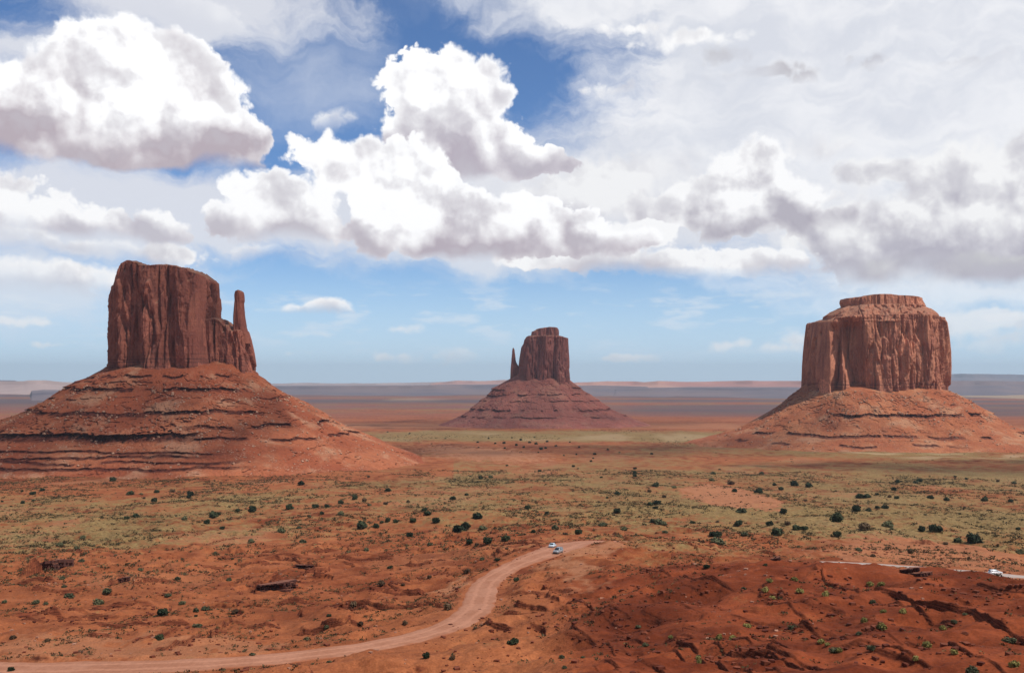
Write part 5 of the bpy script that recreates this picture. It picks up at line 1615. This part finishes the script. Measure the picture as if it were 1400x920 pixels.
# ------------------------------------------------------------------ cars
def paint(name, col, rough=0.25, met=0.0):
    m, t, b = make_mat(name)
    b.inputs['Base Color'].default_value = (*col, 1)
    b.inputs['Roughness'].default_value = rough
    b.inputs['Metallic'].default_value = met
    b.inputs['Coat Weight'].default_value = 0.4
    return m
mat_glass = paint('car_glass', (0.02, 0.025, 0.03), 0.08)
mat_tyre = paint('car_tyre', (0.02, 0.02, 0.02), 0.8)
mat_rim = paint('car_rim', (0.55, 0.55, 0.56), 0.35, 0.8)
mat_lamp = paint('car_headlamp', (0.75, 0.78, 0.8), 0.1)
mat_tail = paint('car_taillamp', (0.40, 0.02, 0.02), 0.2)
mat_trim = paint('car_trim', (0.03, 0.03, 0.03), 0.6)
mat_plate = paint('car_plate', (0.6, 0.6, 0.55), 0.5)

def loft(name, secs, mat, parent, smooth=True, close=True):
    secs = np.array(secs, float)
    ns, n = secs.shape[:2]
    V_ = list(secs.reshape(-1, 3)); F_ = []
    for i in range(ns - 1):
        for k in range(n):
            k2 = (k + 1) % n
            F_.append((i * n + k, i * n + k2, (i + 1) * n + k2, (i + 1) * n + k))
    me = bpy.data.meshes.new(name)
    faces = [tuple(f) for f in F_]
    if close:
        faces += [tuple(range(n))[::-1], tuple((ns - 1) * n + k for k in range(n))]
    me.from_pydata([tuple(map(float, v_)) for v_ in V_], [], faces)
    for p in me.polygons: p.use_smooth = smooth
    me.update()
    return obj(name, me, mat, parent)

def sect(y, hw, z0, z1, r=0.12, top=None):
    top = hw if top is None else top
    pts = []
    for (x, z, sx_) in ((hw * 0.92, z0, 1), (hw, z0 + r, 1), (hw * 1.0, (z0 + z1) / 2, 1), (top, z1 - r * 0.8, 1), (top - r, z1, 1)):
        pts.append((x, y, z))
    return pts + [(-p[0], p[1], p[2]) for p in pts[::-1]]

def quad_panel(name, pts, mat, parent, th=0.012):
    p = np.array(pts, float)
    n = np.cross(p[1] - p[0], p[2] - p[0]); n /= np.linalg.norm(n)
    a = p + n * th
    V_ = np.concatenate([p - n * 0.02, a])
    k = len(p)
    faces = [tuple(range(k, 2 * k)), tuple(range(k))[::-1]] + [(i, (i + 1) % k, k + (i + 1) % k, k + i) for i in range(k)]
    me = bpy.data.meshes.new(name)
    me.from_pydata([tuple(map(float, v_)) for v_ in V_], [], faces)
    return obj(name, me, mat, parent)

def cyl(name, c, r, w, mat, parent, n=20):
    V_, F_ = [], []
    prof = [(r * 0.86, -w / 2), (r, -w / 2 + 0.03), (r, w / 2 - 0.03), (r * 0.86, w / 2)]
    for rr_, xo in prof:
        for k in range(n):
            a = 2 * math.pi * k / n
            V_.append((c[0] + xo, c[1] + math.cos(a) * rr_, c[2] + math.sin(a) * rr_))
    for i in range(3):
        for k in range(n):
            F_.append((i * n + k, i * n + (k + 1) % n, (i + 1) * n + (k + 1) % n, (i + 1) * n + k))
    F_ += [tuple(range(n))[::-1], tuple(3 * n + k for k in range(n))]
    me = bpy.data.meshes.new(name); me.from_pydata(V_, [], F_)
    return obj(name, me, mat, parent)

def make_car(label, cat, col, loc, heading, tilt, kind='sedan', trim=None):
    """y axis of the car points forward"""
    root = empty('parked_car' if kind == 'wagon' else 'car', loc, label, cat, None)
    from mathutils import Matrix
    root.rotation_euler = (tilt, 0, heading)
    body = paint('body_paint_' + kind, col, 0.28, 0.15)
    L = 4.5 if kind != 'suv' else 4.6; hw = 0.88 if kind != 'suv' else 0.93
    H = {'sedan': 1.45, 'wagon': 1.5, 'suv': 1.75}[kind]
    belt = H * 0.62
    low = 0.24
    f = L / 2
    secs = [sect(-f, hw * 0.82, low + 0.14, belt - 0.10), sect(-f + 0.10, hw * 0.94, low + 0.02, belt - 0.02), sect(-f + 0.6, hw, low, belt),
            sect(0, hw, low, belt + 0.01), sect(f - 1.25, hw, low, belt), sect(f - 0.5, hw * 0.97, low, belt - 0.10), sect(f - 0.10, hw * 0.90, low + 0.03, belt - 0.20), sect(f, hw * 0.74, low + 0.14, belt - 0.32)]
    b = loft('body', secs, body, root)
    back = -f + (0.75 if kind == 'sedan' else 0.12)
    backt = back + (0.65 if kind == 'sedan' else 0.28)
    fw, fwt = f - 1.15, f - 2.0
    tw = hw * 0.76
    cab = [sect(back, hw * 0.90, belt - 0.05, belt + 0.01, 0.03), sect(backt, hw * 0.90, belt - 0.05, H - 0.02, 0.10, tw), sect((backt + fwt) / 2, hw * 0.92, belt - 0.05, H, 0.10, tw),
           sect(fwt, hw * 0.90, belt - 0.05, H - 0.03, 0.10, tw), sect(fw, hw * 0.88, belt - 0.05, belt + 0.0, 0.03)]
    loft('roof', cab, body, root)
    zt = H - 0.13
    def lerp(a, b_, t): return tuple(np.array(a) * (1 - t) + np.array(b_) * t)
    wf = [(-hw * 0.78, fw - 0.06, belt + 0.05), (hw * 0.78, fw - 0.06, belt + 0.05), (tw * 0.86, fwt + 0.08, zt + 0.03), (-tw * 0.86, fwt + 0.08, zt + 0.03)]
    wf = [(p[0], p[1] + 0.05, p[2] + 0.04) for p in wf]
    quad_panel('windscreen', wf, mat_glass, root)
    wr = [(hw * 0.76, back + 0.05, belt + 0.06), (-hw * 0.76, back + 0.05, belt + 0.06), (-tw * 0.84, backt - 0.07, zt + 0.02), (tw * 0.84, backt - 0.07, zt + 0.02)]
    wr = [(p[0], p[1] - 0.05, p[2] + 0.02) for p in wr]
    quad_panel('rear_window', wr, mat_glass, root)
    for s in (-1, 1):
        yb0, yb1 = back + 0.42, (backt + fwt) / 2 - 0.04
        for (ya, yb_, yta, ytb) in ((yb0, yb1, backt + 0.06, yb1), (yb1 + 0.10, fw - 0.38, yb1 + 0.10, fwt - 0.02)):
            pts = [(s * (hw * 0.925), ya, belt + 0.04), (s * (hw * 0.925), yb_, belt + 0.04), (s * (tw + 0.035), ytb, zt), (s * (tw + 0.035), yta, zt)]
            if s < 0: pts = pts[::-1]
            quad_panel('side_window', pts, mat_glass, root, 0.02)
        mo = loft('wing_mirror', [[(s * (hw + 0.02), fw - 0.25, belt + 0.04), (s * (hw + 0.2), fw - 0.27, belt + 0.05), (s * (hw + 0.2), fw - 0.27, belt + 0.17), (s * (hw + 0.02), fw - 0.25, belt + 0.15)],
                                  [(s * (hw + 0.02), fw - 0.12, belt + 0.05), (s * (hw + 0.16), fw - 0.14, belt + 0.06), (s * (hw + 0.16), fw - 0.14, belt + 0.15), (s * (hw + 0.02), fw - 0.12, belt + 0.14)]], body, root, False)
        for yy in (-f + 0.85, f - 0.88):
            w = cyl('wheel', (s * (hw - 0.10), yy, 0.33), 0.33, 0.22, mat_tyre, root)
            cyl('rim', (s * (hw + 0.005), yy, 0.33), 0.20, 0.05, mat_rim, w, 14)
        quad_panel('headlight', [(s * hw * 0.50, f - 0.02, belt - 0.36), (s * hw * 0.86, f - 0.09, belt - 0.36), (s * hw * 0.84, f - 0.12, belt - 0.22), (s * hw * 0.52, f - 0.06, belt - 0.24)][::s], mat_lamp, root, -0.05 if False else 0.05)
        quad_panel('tail_light', [(s * hw * 0.60, -f - 0.005, belt - 0.30), (s * hw * 0.84, -f + 0.03, belt - 0.30), (s * hw * 0.84, -f + 0.05, belt - 0.12), (s * hw * 0.62, -f + 0.02, belt - 0.12)][::-s], mat_tail, root, 0.04)
    quad_panel('grille', [(-hw * 0.42, f + 0.0, belt - 0.42), (hw * 0.42, f + 0.0, belt - 0.42), (hw * 0.40, f - 0.03, belt - 0.33), (-hw * 0.40, f - 0.03, belt - 0.33)][::-1], mat_trim, root, 0.03)
    for yy, nm in ((f - 0.02, 'front_bumper'), (-f + 0.02, 'rear_bumper')):
        sgn = 1 if yy > 0 else -1
        loft(nm, [[(-hw * 0.88, yy - 0.16 * sgn, 0.26), (hw * 0.88, yy - 0.16 * sgn, 0.26), (hw * 0.88, yy - 0.16 * sgn, 0.46), (-hw * 0.88, yy - 0.16 * sgn, 0.46)],
                  [(-hw * 0.78, yy + 0.05 * sgn, 0.28), (hw * 0.78, yy + 0.05 * sgn, 0.28), (hw * 0.78, yy + 0.05 * sgn, 0.44), (-hw * 0.78, yy + 0.05 * sgn, 0.44)]], trim or body, root, False)
    quad_panel('number_plate', [(0.26, -f - 0.04, 0.48), (-0.26, -f - 0.04, 0.48), (-0.26, -f - 0.03, 0.60), (0.26, -f - 0.03, 0.60)], mat_plate, root, 0.02)
    if kind == 'suv':
        for s in (-1, 1):
            loft('roof_rail', [[(s * (tw - 0.06), backt + 0.2, H), (s * (tw - 0.02), backt + 0.2, H), (s * (tw - 0.02), backt + 0.2, H + 0.06), (s * (tw - 0.06), backt + 0.2, H + 0.06)],
                               [(s * (tw - 0.06), fwt - 0.1, H), (s * (tw - 0.02), fwt - 0.1, H), (s * (tw - 0.02), fwt - 0.1, H + 0.06), (s * (tw - 0.06), fwt - 0.1, H + 0.06)]], mat_trim, root, False)
    return root

def road_pose(L, u, v):
    q = cast(u, v, ground_at, 90, 900, 3000)
    k = int(np.argmin(np.hypot(L[:, 0] - q[0], L[:, 1] - q[1])))
    a, b = L[max(k - 3, 0)], L[min(k + 3, len(L) - 1)]
    t = b - a
    heading = math.atan2(-t[0], t[1])
    slope = math.atan2(t[2], math.hypot(t[0], t[1]))
    z = L[k][2] - 0.18 + 0.02 + 0.05 + 0.10
    return (q[0], q[1], z), heading, slope
pos_, hd, sl_ = road_pose(MAIN_ROAD, 755.5, 748.5)
make_car('light silver blue car on the dirt road, the farther of the two', 'car', (0.62, 0.74, 0.80), pos_, hd, sl_, 'sedan')
pos_, hd, sl_ = road_pose(MAIN_ROAD, 763, 756.5)
make_car('silver car with dark bumper facing the camera, nearer of the two', 'car', (0.30, 0.31, 0.32), pos_, hd + math.pi, -sl_, 'suv', mat_trim)
k = int(np.argmin(np.abs(700 + SIDE_ROAD[:, 0] / SIDE_ROAD[:, 1] * FPX - 1352)))
p_ = SIDE_ROAD[k]; t_ = SIDE_ROAD[k + 3] - SIDE_ROAD[k - 3]
make_car('white car on the pale road at the right, half hidden by the red hill', 'car', (0.80, 0.80, 0.80), (p_[0], p_[1], p_[2] - 0.18 + 0.02 + 0.05 + 0.10), math.atan2(-t_[0], t_[1]), 0.0, 'wagon')

# ------------------------------------------------------------------ the air over the valley
def box_mesh(name, x0, x1, y0, y1, z0, z1):
    V_ = [(x0, y0, z0), (x1, y0, z0), (x1, y1, z0), (x0, y1, z0), (x0, y0, z1), (x1, y0, z1), (x1, y1, z1), (x0, y1, z1)]
    F_ = [(0, 3, 2, 1), (4, 5, 6, 7), (0, 1, 5, 4), (1, 2, 6, 5), (2, 3, 7, 6), (3, 0, 4, 7)]
    return mesh_np(name, V_, F_, False)
# unseen clouds added above the frame to shade the buttes and plain
cm = bpy.data.materials.new('shade_cloud')
cm.use_nodes = True
CT = NT(cm.node_tree); CT.n.clear()
co_ = CT.new('ShaderNodeOutputMaterial')
cd_ = CT.new('ShaderNodeBsdfDiffuse'); cd_.inputs[0].default_value = (0.92, 0.92, 0.92, 1)
ct_ = CT.new('ShaderNodeBsdfTransparent')
cx1 = CT.new('ShaderNodeMixShader')
CT.put(cx1.inputs[0], CT.m('MULTIPLY', CT.remap(CT.noise(CT.new('ShaderNodeNewGeometry').outputs['Position'], 0.006, 4.0, 0.6), 0.36, 0.60, 0.12, 0.42), attr(CT, 'thick')))
CT.l.new(ct_.outputs[0], cx1.inputs[1]); CT.l.new(cd_.outputs[0], cx1.inputs[2]); CT.l.new(cx1.outputs[0], co_.inputs[0])

def shade_cloud(tx, ty, rx, ry, height, seed):
    """an added, unseen flat-based cumulus whose shadow falls on the ground round (tx, ty)"""
    off = height / math.tan(math.radians(SUN_EL))
    cx_, cy_ = tx + off * SUND[0] / math.hypot(SUND[0], SUND[1]), ty + off * SUND[1] / math.hypot(SUND[0], SUND[1])
    na, nl = 160, 60
    th = np.linspace(0, 2 * np.pi, na, endpoint=False)[None, :]
    la = np.linspace(-np.pi / 2 + 0.01, np.pi / 2 - 0.01, nl)[:, None]
    dx_, dy_, dz_ = np.cos(la) * np.cos(th), np.cos(la) * np.sin(th), np.sin(la) + 0 * th
    r_ = 1 + 0.42 * fbm3(dx_ * 1.4 + seed * 9, dy_ * 1.4, dz_ * 1.4, 5, seed, 0.6)
    zz_ = np.where(dz_ > 0, dz_ * 0.55, dz_ * 0.10) * min(rx, ry)
    me = mesh_np('shade_cloud', np.stack([dx_ * r_ * rx, dy_ * r_ * ry, zz_ * r_], -1).reshape(-1, 3), grid_quads(nl, na, True))
    at = me.attributes.new('thick', 'FLOAT', 'POINT')
    at.data.foreach_set('value', (sstep(1.0, 0.55, np.hypot(dx_, dy_)) * 0.85 + 0.15).ravel().astype(np.float32))
    o = obj('shade_cloud', me, cm, None, (cx_, cy_, 10 + height))
    o['kind'] = 'structure'
SHADE_CLOUDS = [(-660, 1370, 360, 330, 1500, 1), (120, 1760, 480, 200, 1600, 2), (60, 3060, 620, 440, 1900, 3), (700, 1330, 400, 160, 1500, 4)]
for c_ in SHADE_CLOUDS:
    shade_cloud(*c_)
HAZE_DENSITY = 3.0e-5
hm = bpy.data.materials.new('haze')
hm.use_nodes = True
hm.node_tree.nodes.clear()
ho = hm.node_tree.nodes.new('ShaderNodeOutputMaterial')
hv = hm.node_tree.nodes.new('ShaderNodeVolumePrincipled')
hv.inputs['Color'].default_value = (0.74, 0.87, 1.0, 1)
hv.inputs['Density'].default_value = HAZE_DENSITY
hv.inputs['Anisotropy'].default_value = 0.2
hm.node_tree.links.new(hv.outputs[0], ho.inputs['Volume'])
hz = obj('haze', box_mesh('haze', -31000, 31000, -31000, 31000, -60.0, 640.0), hm)
hz['kind'] = 'stuff'
